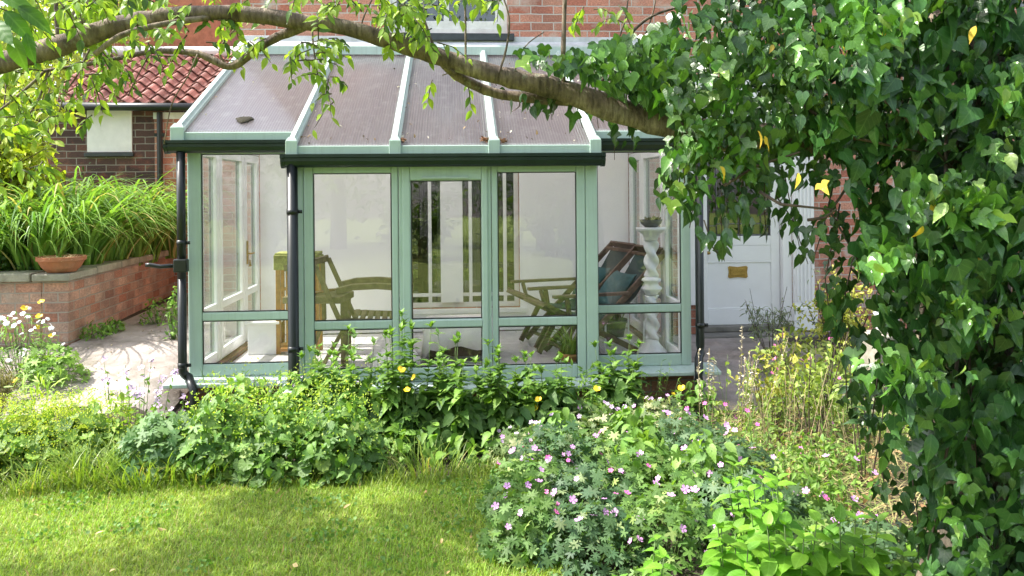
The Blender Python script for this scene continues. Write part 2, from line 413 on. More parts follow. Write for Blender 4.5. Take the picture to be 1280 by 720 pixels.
def palmate(k, deep=.45, spread=PI*1.75, cup=-.15):
    p = [(0.0, -.02)]
    for i in range(k):
        a = -spread/2+spread*(i+.5)/k; w = spread/k
        L = .55-.12*abs(i-(k-1)/2)/(k/2)
        for da, rr in ((-.42, deep), (-.22, .8), (-.1, .93), (0, 1), (.1, .9), (.22, .78)):
            p.append((math.sin(a+da*w)*L*rr, math.cos(a+da*w)*L*rr))
        p.append((math.sin(a+.5*w)*L*deep*.75, math.cos(a+.5*w)*L*deep*.75))
    V, T = fan(p, .0, cup); V[:, 1] += .05; return V, T
PALM = palmate(5); PALM7 = palmate(7, .55)
def scallop(k=9, cup=.35):
    p = []
    for i in range(k*3):
        a = -PI*.93+PI*1.86*i/(k*3-1); r = .5*(1+.07*math.cos(i*2*PI/3))
        p.append((math.sin(a)*r, math.cos(a)*r))
    p.append((0, -.08)); V, T = fan(p, -.02, cup)
    V[1:, 2] += .04*np.cos(np.arange(len(p))*2*PI/3); V[:, 1] += .1; return V, T
SCALL = scallop()
def flower_shape(k=5, wide=.36, cup=.25, notch=True):
    V = [(0, 0, 0)]; T = []
    for i in range(k):
        a = 2*PI*i/k; n = len(V)
        for t, w, r in ((-1, wide*.5, .3), (-1, wide, .75), (-.45, wide, 1.), (0, 0, .9 if notch else 1.02), (.45, wide, 1.), (1, wide, .75), (1, wide*.5, .3)):
            x = t*w; V.append((x*math.cos(a)-r*math.sin(a), x*math.sin(a)+r*math.cos(a), cup*r*r+.03*(i % 2)))
        T += [(0, n+j, n+j+1) for j in range(6)]
    return np.array(V), np.array(T)

def unit(a): return a/np.maximum(np.linalg.norm(a, axis=-1, keepdims=True), 1e-9)
class LB:
    """many leaves -> one mesh"""
    def __init__(s): s.V = []; s.T = []; s.C = []; s.U = []; s.n = 0
    def add(s, shape, pos, tip, nrm, size, tint):
        tv, tt = shape; pos = np.atleast_2d(np.asarray(pos, float)); n = len(pos)
        if n == 0: return s
        y = unit(np.broadcast_to(np.asarray(tip, float), (n, 3))); z = np.broadcast_to(np.asarray(nrm, float), (n, 3))
        z = unit(z-(z*y).sum(1, keepdims=True)*y); x = np.cross(y, z)
        size = np.broadcast_to(np.asarray(size, float), (n,))
        w = rng.uniform(.85, 1.12, n)
        V = pos[:, None, :]+size[:, None, None]*(tv[None, :, :1]*w[:, None, None]*x[:, None]+tv[None, :, 1:2]*y[:, None]+tv[None, :, 2:3]*rng.uniform(.4, 1.5, n)[:, None, None]*z[:, None])
        m = len(tv); T = tt[None]+(s.n+np.arange(n)*m)[:, None, None]
        s.V.append(V.reshape(-1, 3)); s.T.append(T.reshape(-1, 3)); s.n += n*m
        tint = np.broadcast_to(np.asarray(tint, float), (n, 3)); s.C.append(np.repeat(tint, m, 0))
        s.U.append(np.tile(tv[:, :2], (n, 1))); return s
    def raw(s, V, T, C):
        s.V.append(V); s.T.append(T+s.n); s.C.append(C); s.U.append(np.zeros((len(V), 2))); s.n += len(V); return s
    def build(s, name, mat, parent=None):
        return tri_mesh(name, np.vstack(s.V), np.vstack(s.T), np.vstack(s.C), mat, parent, np.vstack(s.U))
def blades(lb, base, az, length, e0, e1, width, K, tint, twist=0.):
    """strap leaves: start elevation e0, end elevation e1 (radians)"""
    n = len(base); t = np.linspace(0, 1, K+1)
    el = e0[:, None]+(e1-e0)[:, None]*t[None, :]**1.3
    d = np.stack([np.cos(el)*np.cos(az)[:, None], np.cos(el)*np.sin(az)[:, None], np.sin(el)], -1)
    P = np.zeros((n, K+1, 3)); P[:, 1:] = np.cumsum(d[:, :-1]*(length/K)[:, None, None], 1); P += base[:, None]
    sd = np.stack([-np.sin(az), np.cos(az), np.zeros(n)], -1)
    w = width[:, None]*np.clip((1-t[None]**2.2), .02, 1)*.5
    A = P+sd[:, None]*w[..., None]; B = P-sd[:, None]*w[..., None]
    V = np.stack([A, B], 2).reshape(n, -1, 3); m = 2*(K+1); T = []
    for i in range(K): T += [(2*i, 2*i+1, 2*i+3), (2*i, 2*i+3, 2*i+2)]
    T = np.array(T)[None]+(np.arange(n)*m)[:, None, None]
    lb.raw(V.reshape(-1, 3), T.reshape(-1, 3), np.repeat(np.broadcast_to(tint, (n, 3)), m, 0))
def tints(n, a, b, light=0., lc=(.3, .4, .06)):
    t = rng.random((n, 1)); c = np.array(a)*(1-t)+np.array(b)*t
    c = c*rng.uniform(.75, 1.25, (n, 1))
    if light: 
        k = rng.random(n) < light; c[k] = np.array(lc)*rng.uniform(.7, 1.2, (k.sum(), 1))
    return c
def rdir(n, z=0.):
    v = rng.normal(size=(n, 3)); v[:, 2] += z; return unit(v)

# ================================================================== THE SETTING
def sheet(name, xs, ys, off, mat, keep=None, extra=None):
    X, Y = np.meshgrid(xs, ys); Z = gz(X, Y)+off
    if extra is not None: Z = Z+extra(X, Y)
    nx, ny = len(xs), len(ys); V = np.column_stack([X.ravel(), Y.ravel(), Z.ravel()]); T = []
    for j in range(ny-1):
        for i in range(nx-1):
            if keep and not keep((xs[i]+xs[i+1])/2, (ys[j]+ys[j+1])/2): continue
            a = j*nx+i; T += [(a, a+1, a+nx+1), (a, a+nx+1, a+nx)]
    o = tri_mesh(name, V, np.array(T), None, mat); o['kind'] = 'structure'; return o
near = np.arange(-6, 6.01, .1)
xs = np.concatenate([[-200, -80, -40, -20, -12, -8], near, [8, 12, 20, 40, 80, 200]])
ys = np.concatenate([[-200, -80, -40, -20, -10, -5, -2, 0, 1, 2], np.arange(3, 11.01, .1), [12, 14, 17, 22, 30, 45, 80, 200]])
lump = lambda X, Y: .02*np.sin(X*5.1+Y*2.3)*np.sin(Y*4.3-X)*((np.abs(X) < 6) & (Y > 3) & (Y < 6))
sheet('ground', xs, ys, 0, M['soil'], extra=lump)
def bed_edge(x):      # where the lawn ends and the bed begins
    return 4.64+.05*math.sin(x*3.1)+.03*math.sin(x*7.7) if x < .02 else -99
def lawn_keep(x, y):
    if y < 1.6: return True
    return x < .46+.05*math.sin(y*6) and y < 4.64+.05*math.sin(x*3.1)+.03*math.sin(x*7.7)
lx = np.concatenate([[-30, -15, -8], np.arange(-6, .51, .05), [2, 4, 9, 20]]); ly = np.concatenate([[-40, -20, -10, -5, -2, 0, 1.6], np.arange(2, 4.91, .05)])
sheet('lawn', lx, ly, .03, M['lawn'], lawn_keep)
sheet('path', np.arange(-4.6, -2.0, .1), np.arange(5.7, 14, .1), .012, M['path'],
      lambda x, y: (x > -3.3 or y < 7.0) and y > 5.75+.12*math.sin(x*4))
sheet('doorway_path', np.arange(1.9, 4.6, .1), np.arange(5.9, 8.3, .1), .012, M['path'], lambda x, y: x < 3.5+.2*math.sin(y*3) and y < 8.2)

# ------------------------------------------------------------------ main house
def wall_cells(mb, us, vs, openings, emit):
    """emit boxes only where there is wall, without inner faces. emit(u,v,n)->point, n in (0,1) through thickness"""
    us = sorted(set(us)); vs = sorted(set(vs))
    def solid(i, j):
        if not (0 <= i < len(us)-1 and 0 <= j < len(vs)-1): return False
        u, v = (us[i]+us[i+1])/2, (vs[j]+vs[j+1])/2
        return not any(a < u < b and c < v < d for a, b, c, d in openings)
    for i in range(len(us)-1):
        for j in range(len(vs)-1):
            if not solid(i, j): continue
            u0, u1, v0, v1 = us[i], us[i+1], vs[j], vs[j+1]
            p = lambda u, v, n: emit(u, v, n)
            mb.add([p(u0,v0,0), p(u1,v0,0), p(u1,v1,0), p(u0,v1,0)], [(0,1,2,3)])
            mb.add([p(u0,v0,1), p(u1,v0,1), p(u1,v1,1), p(u0,v1,1)], [(3,2,1,0)])
            if not solid(i-1, j): mb.add([p(u0,v0,0), p(u0,v1,0), p(u0,v1,1), p(u0,v0,1)], [(0,1,2,3)])
            if not solid(i+1, j): mb.add([p(u1,v0,0), p(u1,v1,0), p(u1,v1,1), p(u1,v0,1)], [(3,2,1,0)])
            if not solid(i, j-1): mb.add([p(u0,v0,0), p(u1,v0,0), p(u1,v0,1), p(u0,v0,1)], [(3,2,1,0)])
            if not solid(i, j+1): mb.add([p(u0,v1,0), p(u1,v1,0), p(u1,v1,1), p(u0,v1,1)], [(0,1,2,3)])
def wall_with_openings(name, x0, x1, z0, z1, y, t, openings, mat, parent):
    mb = MB()
    us = [x0, x1]+[v for o in openings for v in o[:2]]; vs = [z0, z1]+[v for o in openings for v in o[2:]]
    wall_cells(mb, us, vs, openings, lambda u, v, n: (u, y+t*n, v))
    return mb.build(name, mat, parent)
WY = 8.25
house = thing('brick_house', 'orange red brick house wall rising behind the green conservatory, with a white front door', 'house', (1.5, WY, 0))
HO = Vector((1.5, WY, 0))
def hs(mb, name, mat, parent=house, **k):     # geometry given in world metres, stored relative to the house
    mb.v = [(x-HO.x, y-HO.y, z-HO.z) for x, y, z in mb.v] if parent is house or parent is None else mb.v
    return mb.build(name, mat, parent, **k)
FW = (-.67, .65, .49, 2.4); DO = (2.555, 3.545, .22, 2.62); UW = (-.72, .55, 3.31, 5.0)
mbw = MB(); wall_cells(mbw, [-2.16, 7.5, *FW[:2], *DO[:2], *UW[:2]], [-.1, 7.0, *FW[2:], *DO[2:], *UW[2:]], [FW, DO, UW], lambda u, v, n: (u, WY+.3*n, v))
mbw.box(-2.16, -2.04, WY+.3, 14, -.1, 7.0); mbw.box(7.2, 7.5, WY+.3, 14, -.1, 7.0); mbw.box(-2.039, 7.199, 13.7, 14, -.1, 7.0)
hs(mbw, 'wall', M['brick_house'])
mb = MB(); mb.add([(-2.3, WY-.3, 6.95), (7.8, WY-.3, 6.95), (7.8, 11.1, 9.2), (-2.3, 11.1, 9.2), (-2.3, 14.3, 6.95), (7.8, 14.3, 6.95)], [(0,1,2,3), (3,2,5,4), (0,3,4), (1,5,2)])
hs(mb, 'roof', M['pantile'])
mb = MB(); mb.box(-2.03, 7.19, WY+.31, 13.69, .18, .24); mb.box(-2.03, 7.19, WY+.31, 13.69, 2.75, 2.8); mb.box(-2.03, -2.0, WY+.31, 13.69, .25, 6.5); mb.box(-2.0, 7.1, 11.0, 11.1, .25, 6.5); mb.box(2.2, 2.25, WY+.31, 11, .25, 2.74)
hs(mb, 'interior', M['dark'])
# french window behind the conservatory
def sash_frames(mb, x0, x1, z0, z1, y, w, d): # four members of a frame
    mb.box(x0, x0+w, y, y+d, z0, z1); mb.box(x1-w, x1, y, y+d, z0, z1)
    mb.box(x0+w, x1-w, y+.002, y+d-.002, z0, z0+w); mb.box(x0+w, x1-w, y+.002, y+d-.002, z1-w, z1)
mb = MB(); sash_frames(mb, FW[0], FW[1], FW[2], FW[3], WY+.08, .05, .1)
mb.box(-.165, .065, WY+.05, WY+.17, FW[2]+.05, FW[3]-.05)
for xb in (-.53, -.275, .145, .505):
    mb.box(xb-.018, xb+.018, WY+.085, WY+.125, .54, 2.35)
for x0, x1 in ((-.62, -.166), (.066, .60)):
    mb.box(x0, x1, WY+.088, WY+.122, .60, .636); mb.box(x0, x1, WY+.088, WY+.122, 2.0, 2.03)
win = hs(mb, 'window', M['white'], bevel=.004)
mb = MB(); mb.box(-.62, -.166, WY+.10, WY+.108, .54, 2.35); mb.box(.066, .6, WY+.10, WY+.108, .54, 2.35)
o = hs(mb, 'pane', M['dglass'], None); o.parent = win
mb = MB(); mb.box(-.74, .72, WY-.05, WY+.08, .44, .488); o = hs(mb, 'sill', M['white'], None, bevel=.006); o.parent = win
def curtain(x0, x1, y, z0, z1, amp=.02):
    mb = MB(); n = 40; vs = []
    for i in range(n+1):
        x = x0+(x1-x0)*i/n; yy = y+amp*math.sin(i*1.25)+amp*.4*math.sin(i*.5)
        vs += [(x, yy, z0), (x, yy, z1)]
    mb.add(vs, [(2*i, 2*i+2, 2*i+3, 2*i+1) for i in range(n)]); return mb
o = hs(curtain(-.2, .1, WY+.26, .5, 2.4), 'curtain', M['curtain'], None, smooth=True); o.parent = win
so = o.modifiers.new('thick', 'SOLIDIFY'); so.thickness = .006
# upper window
mb = MB(); sash_frames(mb, UW[0], UW[1], UW[2], UW[3], WY+.06, .07, .12)
mb.box(UW[0]+.07, UW[1]-.07, WY+.075, WY+.15, UW[2]+.07, UW[2]+.15)
for x in (UW[0]+.07, UW[1]-.07-.055, -.11): mb.box(x, x+.055, WY+.08, WY+.15, UW[2]+.15, UW[3]-.07)
uwin = hs(mb, 'window', M['oldpaint'], bevel=.005)
mb = MB(); mb.box(UW[0]+.12, UW[1]-.12, WY+.1, WY+.108, UW[2]+.15, UW[3]-.07); o = hs(mb, 'pane', M['dglass'], None); o.parent = uwin
o = hs(curtain(UW[0]+.1, UW[1]-.1, WY+.27, UW[2]+.05, UW[3], .012), 'curtain', plain('added olive curtain', (.2, .2, .14), .9), None, smooth=True); o.parent = uwin; so_ = o.modifiers.new('thick', 'SOLIDIFY'); so_.thickness = .006  # curtain put in to lighten the dark pane in front of it
mb = MB(); mb.box(UW[0]-.06, UW[1]+.06, WY-.07, WY+.06, UW[2]-.075, UW[2]-.003); o = hs(mb, 'sill', M['slate'], None, bevel=.005); o.parent = uwin
# front door, leaded light, letterbox, pilaster surround
dx0, dx1, dz0, dz1 = 2.625, 3.44, .25, 2.28; dy = WY+.07
mb = MB()
mb.box(dx0, 2.655, dy, dy+.05, dz0, dz1); mb.box(3.345, dx1, dy, dy+.05, dz0, dz1)
mb.box(2.655, 3.345, dy+.001, dy+.049, dz0, .41); mb.box(2.655, 3.345, dy+.001, dy+.049, 1.09, 1.19); mb.box(2.655, 3.345, dy+.001, dy+.049, 2.12, dz1)
mb.box(2.655, 3.345, dy+.012, dy+.04, .41, .925); mb.box(2.655, 3.345, dy+.004, dy+.045, .925, 1.09)
for a in ((2.655, 3.345, .41, .428), (2.655, 3.345, .907, .925)): mb.box(a[0], a[1], dy+.003, dy+.0119, a[2], a[3])
door = hs(mb, 'door', M['paint'], bevel=.004)
mb = MB(); mb.box(2.657, 3.343, dy+.02, dy+.028, 1.191, 2.119); lg = hs(mb, 'leaded_glass', M['dglass'], None); lg.parent = door
mb = MB(); yl = dy+.017
def came(pts, r=.0065): mb.tube([(x, yl, z) for x, z in pts], r, 6)
for x in (2.668, 3.332): came([(x, 1.2), (x, 2.11)], .009)
for z in (1.2, 2.11): came([(2.66, z), (3.34, z)], .009)
for x in (2.76, 3.24): came([(x, 1.2), (x, 2.11)])
for z in (1.30, 1.47, 1.95): came([(2.668, z), (2.76, z)]); came([(3.24, z), (3.332, z)])
came([(2.76, 1.32), (3.24, 1.32)]); came([(3.0, 1.2), (3.0, 1.55)])
for s in (-1, 1):
    came([(3.0+s*.17*math.sin(t*PI)*(.6+.6*t), 1.55+.4*t) for t in np.linspace(0, 1, 12)])
    came([(3.0+s*.07*math.sin(t*PI), 1.55+.36*t) for t in np.linspace(0, 1, 10)])
    came([(3.0+s*(.02+.2*t), 1.42+.22*math.sin(t*2.4)) for t in np.linspace(0, 1, 10)])
    came([(3.0+s*.24*t, 1.72+.12*math.cos(t*3)) for t in np.linspace(.3, 1, 8)])
o = hs(mb, 'lead_came', M['lead'], None, smooth=True); o.parent = lg
mb = MB(); cx, cz = 2.985, .807
pl = [(-.105, -.05), (-.09, -.062), (0, -.052), (.09, -.062), (.105, -.05), (.097, 0), (.105, .05), (.09, .062), (0, .052), (-.09, .062), (-.105, .05), (-.097, 0)]
mb.add([(cx+a, dy+.004, cz+b) for a, b in pl]+[(cx+a, dy+.012, cz+b) for a, b in pl], [tuple(range(12)), tuple(range(23, 11, -1))]+[(i, (i+1) % 12, 12+(i+1) % 12, 12+i) for i in range(12)])
mb.box(cx-.078, cx+.078, dy-.004, dy+.004, cz-.034, cz+.036)
hs(mb, 'letterbox', M['brass'], None, bevel=.002).parent = door
mb = MB(); mb.tube([(2.64, dy, 1.02), (2.64, dy-.05, 1.02)], [.012, .012], 12); mb.lathe([(.0, -.02), (.025, -.012), (.028, 0), (.025, .012), (0, .02)], (2.64, dy-.06, 1.02), 14)
hs(mb, 'knob', M['brass'], None, smooth=True).parent = door
mb = MB()
mb.box(2.557, 2.622, WY-.03, WY+.2, .25, 2.6); mb.box(3.445, 3.543, WY-.005, WY+.2, .25, 2.6); mb.box(2.622, 3.445, WY-.028, WY+.2, 2.29, 2.6)
mb.box(3.545, 3.765, WY-.06, WY-.002, .44, 2.6)
for i in range(5): mb.box(3.563+i*.041, 3.583+i*.041, WY-.075, WY-.06, .5, 2.5)
mb.box(3.525, 3.785, WY-.09, WY-.003, .2, .44); mb.box(2.52, 2.556, WY-.06, WY-.003, .22, .48)
mb.box(2.35, 2.556, WY-.05, WY-.002, .48, 2.6)
mb.box(2.3, 3.85, WY-.13, WY-.002, 2.6, 2.85)
hs(mb, 'door_surround', M['paint'], bevel=.006)
mb = MB(); mb.box(2.5, 3.8, WY-.22, WY+.06, .0, .185); mb.box(2.56, 3.54, WY-.02, WY+.15, .186, .249)
hs(mb, 'doorstep', M['step'], bevel=.012)

# ------------------------------------------------------------------ outbuilding with the boarded window
ob = thing('outbuilding', 'low soot blackened brick outbuilding with red pantile roof and a boarded window', 'outbuilding', (-4.3, 10.2, 0)); OO = Vector((-4.3, 10.2, 0))
def rel(mb, O): mb.v = [(x-O[0], y-O[1], z-O[2]) for x, y, z in mb.v]; return mb
OWIN = (-4.53, -3.985, 2.21, 2.735)
mb = MB(); wall_cells(mb, [-5.02, -2.42, *OWIN[:2]], [.3, 2.80, *OWIN[2:]], [OWIN], lambda u, v, n: (u, 10.2+.22*n, v))
mb.box(-5.02, -4.8, 10.42, 13.0, .3, 2.8); mb.box(-2.64, -2.42, 10.42, 13, .3, 2.8)
rel(mb, OO).build('wall', M['brick_shed'], ob)
mb = MB(); mb.box(-3.71, -2.5, 10.17, 10.198, .35, 2.62)
rel(mb, OO).build('brick_pier', M['brick_house'], ob)
mb = MB(); mb.box(OWIN[0]+.004, OWIN[1]-.004, 10.185, 10.215, OWIN[2]+.004, OWIN[3]-.004)
rel(mb, OO).build('window_board', M['board'], ob, bevel=.004)
mb = MB(); mb.box(OWIN[0]-.02, OWIN[1]+.02, 10.15, 10.199, OWIN[2]-.05, OWIN[2]-.003); rel(mb, OO).build('window_sill', M['slate'], ob, bevel=.005)
mb = MB(); mb.box(-3.72, -2.5, 10.155, 10.169, 2.62, 2.70); rel(mb, OO).build('fascia_board', M['oldpaint'], ob)
# pantiles
mb = MB(); ang = math.atan2(.87, 1.55); Y0, Z0, X0, X1 = 10.05, 2.79, -5.0, -2.3
prof = []; tw = .18; npt = 10
nx = int((X1-X0)/tw)
def s_prof(t): return .034*math.sin(2*PI*t-.6)+(.012 if t > .85 else 0)
rows = 9; rl = 1.80/rows
dirv = Vector((0, math.cos(ang), math.sin(ang))); nrm = Vector((0, -math.sin(ang), math.cos(ang)))
for r_ in range(rows):
    for c_ in range(nx):
        jx, jn = random.uniform(-.006, .006), random.uniform(-.006, .006); vs = []
        for s_ in (0, 1):
            for i in range(npt+1):
                t = i/npt; base = Vector((X0+(c_+t)*tw+jx, Y0, Z0))
                d = r_*rl+s_*(rl+.03)+random.uniform(-.004, .004)
                h = s_prof(t)+.032*(1-s_)+jn
                vs.append(base+dirv*d+nrm*h)
        n = npt+1
        vs += [v-nrm*.014 for v in vs[:n]]
        mb.add(vs, [(i, i+1, n+i+1, n+i) for i in range(npt)]+[(2*n+i, 2*n+i+1, i+1, i) for i in range(npt)])
roof = rel(mb, OO).build('roof', M['pantile'], ob, smooth=False)
mb = MB(); mb.add([(-5.02, 10.3, 2.9), (-2.3, 10.3, 2.9), (-2.3, 11.62, 3.6), (-5.02, 11.62, 3.6), (-5.02, 13, 2.81), (-2.3, 13, 2.81)], [(0,1,2,3), (3,2,5,4)])
rel(mb, OO).build('roof_back', M['pantile'], ob)
mb = MB(); mb.tube([(x, 11.62, 3.69) for x in np.linspace(-5.02, -2.3, 12)], .09, 10)
o = rel(mb, OO).build('ridge_flashing', M['flash'], ob, smooth=True)
mb = MB(); mb.tube([(-5.05, 10.0, 2.765), (-2.3, 10.0, 2.74)], .05, 10); rel(mb, OO).build('gutter', M['black'], ob, smooth=True)
mb = MB(); mb.tube([(-3.63, 10.12, 2.7), (-3.63, 10.12, .4)], .034, 10)
for z in (2.4, 1.3): mb.box(-3.69, -3.57, 10.1, 10.169, z, z+.04)
rel(mb, OO).build('downpipe', M['black'], ob)
# rear wing behind it
rw = thing('rear_wing', 'tall red brick wing with an orange quoin rising behind the pantiled outbuilding', 'building', (-5, 13.6, 0))
mb = MB(); mb.box(-5.95, -5.02, 13.6, 18, 0, 6.5); rel(mb, (-5, 13.6, 0)).build('wall', M['brick_house'], rw)
mb = MB(); mb.box(-5.018, -3.9, 13.55, 18, 0, 6.5); rel(mb, (-5, 13.6, 0)).build('quoin_pier', M['quoin'], rw)
mb = MB(); mb.add([(-6.15, 13.3, 6.48), (-3.6, 13.3, 6.48), (-3.6, 16, 8.3), (-6.15, 16, 8.3), (-6.15, 18.3, 6.48), (-3.6, 18.3, 6.48)], [(0,1,2,3), (3,2,5,4), (0,3,4), (1,5,2)])
rel(mb, (-5, 13.6, 0)).build('roof', M['pantile'], rw)

# ------------------------------------------------------------------ raised bed wall
gw = thing('retaining_wall', 'low weathered brick retaining wall with stone coping along the path', 'garden wall', (-3.4, 7.1, 0)); GO = (-3.4, 7.1, 0)
mb = MB()
A = [(-3.32, 7.1), (-3.48, 10.15)]
def skew(x0, x1, y0, y1, z0, z1, lean=.05):   # follows the slightly slanting line of the wall
    k = -.16/3.05; f = lambda x, y: x+k*(y-7.1)
    mb.add([(f(x0,y0),y0,z0),(f(x1,y0),y0,z0),(f(x1,y1),y1,z0),(f(x0,y1),y1,z0),(f(x0,y0),y0,z1),(f(x1,y0),y0,z1),(f(x1,y1),y1,z1),(f(x0,y1),y1,z1)],
           [(0,3,2,1),(4,5,6,7),(0,1,5,4),(1,2,6,5),(2,3,7,6),(3,0,4,7)])
skew(-3.54, -3.32, 7.1, 10.15, .1, .95); mb.box(-5.6, -3.541, 7.1, 7.32, .1, .95)
rel(mb, GO).build('brickwork', M['brick_bed'], gw, bevel=.008)
mb = MB(); y = 7.04; k = 0
while y < 9.95:
    L = random.uniform(.45, .7); y1 = min(y+L, 10.12)
    skew(-3.60, -3.285+random.uniform(-.006, .006), y+.004, y1-.004, .953, 1.02+random.uniform(-.004, .006)); y = y1
x = -3.61
while x > -5.4:
    L = random.uniform(.4, .75); mb.box(x-L+.004, x-.004, 7.045+random.uniform(-.006, .006), 7.36, .953, 1.02+random.uniform(-.004, .005)); x -= L
rel(mb, GO).build('coping', M['stone'], gw, bevel=.012)
mb = MB(); mb.box(-5.6, -3.6, 7.33, 10.15, .5, .93); bs = rel(mb, (0, 0, 0)).build('bed_soil', M['soil']); bs['kind'] = 'structure'

# ================================================================== THE CONSERVATORY
cons = thing('conservatory', 'lean-to conservatory with pale green frames, glass walls and bronze polycarbonate roof', 'conservatory', (0, 6.0, .1)); CO = (0, 6.0, .1)
def cb(mb, name, mat, parent=cons, **k): return rel(mb, CO).build(name, mat, parent, **k)
BY, SY = 6.0, 6.25
SLOPE = (3.15-2.05)/(8.25-6.0)
def roofz(y): return 2.05+(y-6.0)*SLOPE
# one glazed frame. axis 'x': runs along x at depth y; axis 'y': runs along y at position x
def glazed(a0, a1, z0, z1, zt, p, axis='x', fl=.08, fr=.08, fb=.09, ft=.075, tw=.065, outer=1, sash=False, vent=False, topslope=None):
    """outer: +1 the outside is at lower p (front) or, for axis y, on the -x side; -1 on the +x side"""
    def put(mb, u0, u1, d0, d1, w0, w1):
        if axis == 'x': mb.box(u0, u1, p+d0, p+d1, w0, w1)
        elif outer > 0: mb.box(p+d0, p+d1, u0, u1, w0, w1)
        else: mb.box(p-d1, p-d0, u0, u1, w0, w1)
    def members(d0, d1, e):
        mb = MB()
        put(mb, a0+e, a0+fl, d0, d1, z0, z1); put(mb, a1-fr, a1-e, d0, d1, z0, z1)
        put(mb, a0+fl, a1-fr, d0+.002, d1-.002, z0, z0+fb); put(mb, a0+fl, a1-fr, d0+.002, d1-.002, z1-ft, z1)
        put(mb, a0+fl, a1-fr, d0+.002, d1-.002, zt-tw/2, zt+tw/2); return mb
    mo = members(0, .034, .001)
    if sash:   # raised opening casement: an extra moulding proud of the frame
        for u0, u1 in ((a0+.028, a0+fl-.004), (a1-fr+.004, a1-.028)): put(mo, u0, u1, -.018, -.0005, z0+.03, z1-.03)
        put(mo, a0+fl-.004, a1-fr+.004, -.017, -.0005, z0+.03, z0+fb-.004); put(mo, a0+fl-.004, a1-fr+.004, -.017, -.0005, z1-ft+.004, z1-.03)
        put(mo, a0+fl-.004, a1-fr+.004, -.016, -.0005, zt-tw/2+.004, zt+tw/2-.004)
    w = cb(mo, 'window', M['mint'], bevel=.009)
    o = cb(members(.0345, .068, .002), 'inner_frame', M['white'], w, bevel=.009)
    g0, g1 = a0+fl, a1-fr
    for c0, c1 in ((z0+fb, zt-tw/2), (zt+tw/2, z1-ft)):
        mb = MB(); put(mb, g0+.001, g1-.001, .022, .046, c0+.001, c1-.001); cb(mb, 'pane', M['glass'], w)
        mb = MB(); s = .007
        put(mb, g0+.001, g0+s, .006, .021, c0+.001, c1-.001); put(mb, g1-s, g1-.001, .006, .021, c0+.001, c1-.001)
        put(mb, g0+s, g1-s, .0065, .0205, c0+.001, c0+s); put(mb, g0+s, g1-s, .0065, .0205, c1-s, c1-.001)
        cb(mb, 'seal', M['black'], w)
    if vent:
        mb = MB(); put(mb, a0+.17, a1-.17, -.034, -.018, z1-ft+.012, z1-ft+.03); cb(mb, 'trickle_vent', M['mint_alu'], w, bevel=.004)
    return w
ZT = .703
glazed(-1.125, -.43, .272, 1.915, ZT, BY, fl=.07, fr=.05, fb=.105, ft=.085)
glazed(-.428, .262, .272, 1.915, ZT, BY, fl=.09, fr=.075, fb=.105, ft=.145, sash=True, vent=True)
glazed(.264, .975, .272, 1.915, ZT, BY, fl=.046, fr=.068, fb=.105, ft=.085)
glazed(-2.045, -1.14, .29, 2.06, .748, SY, fl=.105, fr=.06, fb=.095, ft=.07)
glazed(1.065, 1.86, .29, 2.06, .748, SY, fl=.045, fr=.08, fb=.095, ft=.07)
# corner posts of the bay and returns
for bx in ((-1.225, -1.126, -1.225, -1.145), (.976, 1.07, 1.0, 1.064)):
    mb = MB(); mb.box(bx[0], bx[1], BY+.002, BY+.09, .272, 1.915); mb.box(bx[2], bx[3], BY+.0895, SY+.07, .28, 1.91); cb(mb, 'corner_post', M['mint'], bevel=.012)
# side walls, seen from inside
for yy0, yy1 in ((SY+.075, 6.86), (6.87, 7.66), (7.67, WY-.03)):
    glazed(yy0, yy1, .29, 2.06, .748, -2.045, 'y', outer=1)
    glazed(yy0, yy1, .29, 2.06, .748, 1.86, 'y', outer=-1)
# gable triangles
for p0, p1 in ((-2.045, -1.98), (1.795, 1.86)):
    mb = MB(); n = [(SY, 2.065), (WY-.02, 2.065), (WY-.02, roofz(WY-.02)-.06), (SY, roofz(SY)-.06)]
    mb.add([(p0, a, b) for a, b in n]+[(p1, a, b) for a, b in n], [(0,1,2,3), (7,6,5,4)]+[(i, 4+i, 4+(i+1) % 4, (i+1) % 4) for i in range(4)])
    cb(mb, 'gable_panel', M['white'])
# door handle with keys on the left side door
mb = MB(); mb.box(-1.976, -1.965, 7.70, 7.735, 1.02, 1.24); mb.tube([(-1.965, 7.717, 1.12), (-1.935, 7.717, 1.12), (-1.93, 7.80, 1.12)], .008, 8); mb.tube([(-1.965, 7.717, 1.06), (-1.95, 7.717, 1.06), (-1.945, 7.717, 1.0)], [.004, .004, .012], 8)
cb(mb, 'door_handle', M['brass'])
# sill, plinth, floor, back wall
mb = MB(); pr = lambda y, z: [(y-.15, z), (y+.1, z), (y+.1, z+.05), (y-.0, z+.05), (y-.15, z+.03)]
mb.prism(pr(BY, .22), -1.285, 1.125); mb.prism(pr(SY, .24), -2.19, -1.287); mb.prism(pr(SY, .24), 1.127, 2.05)
cb(mb, 'sill', M['mint_alu'], bevel=.006)
mb = MB(); mb.box(-1.2, 1.05, BY+.0, BY+.1, -.15, .218); mb.box(-2.03, -1.201, SY-.02, SY+.08, -.15, .237); mb.box(1.051, 1.87, SY-.02, SY+.08, -.15, .237)
mb.box(-2.03, -1.93, SY+.081, WY-.01, -.15, .285); mb.box(1.77, 1.87, SY+.081, WY-.01, -.15, .285); mb.box(-1.2, -1.1, BY+.101, SY-.021, -.15, .2); mb.box(.95, 1.05, BY+.101, SY-.021, -.15, .2)
cb(mb, 'plinth', M['brick_plinth'])
mb = MB(); mb.box(-1.92, 1.76, SY+.082, WY-.021, .1, .25); mb.box(-1.09, .94, BY+.101, SY+.081, .1, .2499)
cb(mb, 'floor', M['tile'])
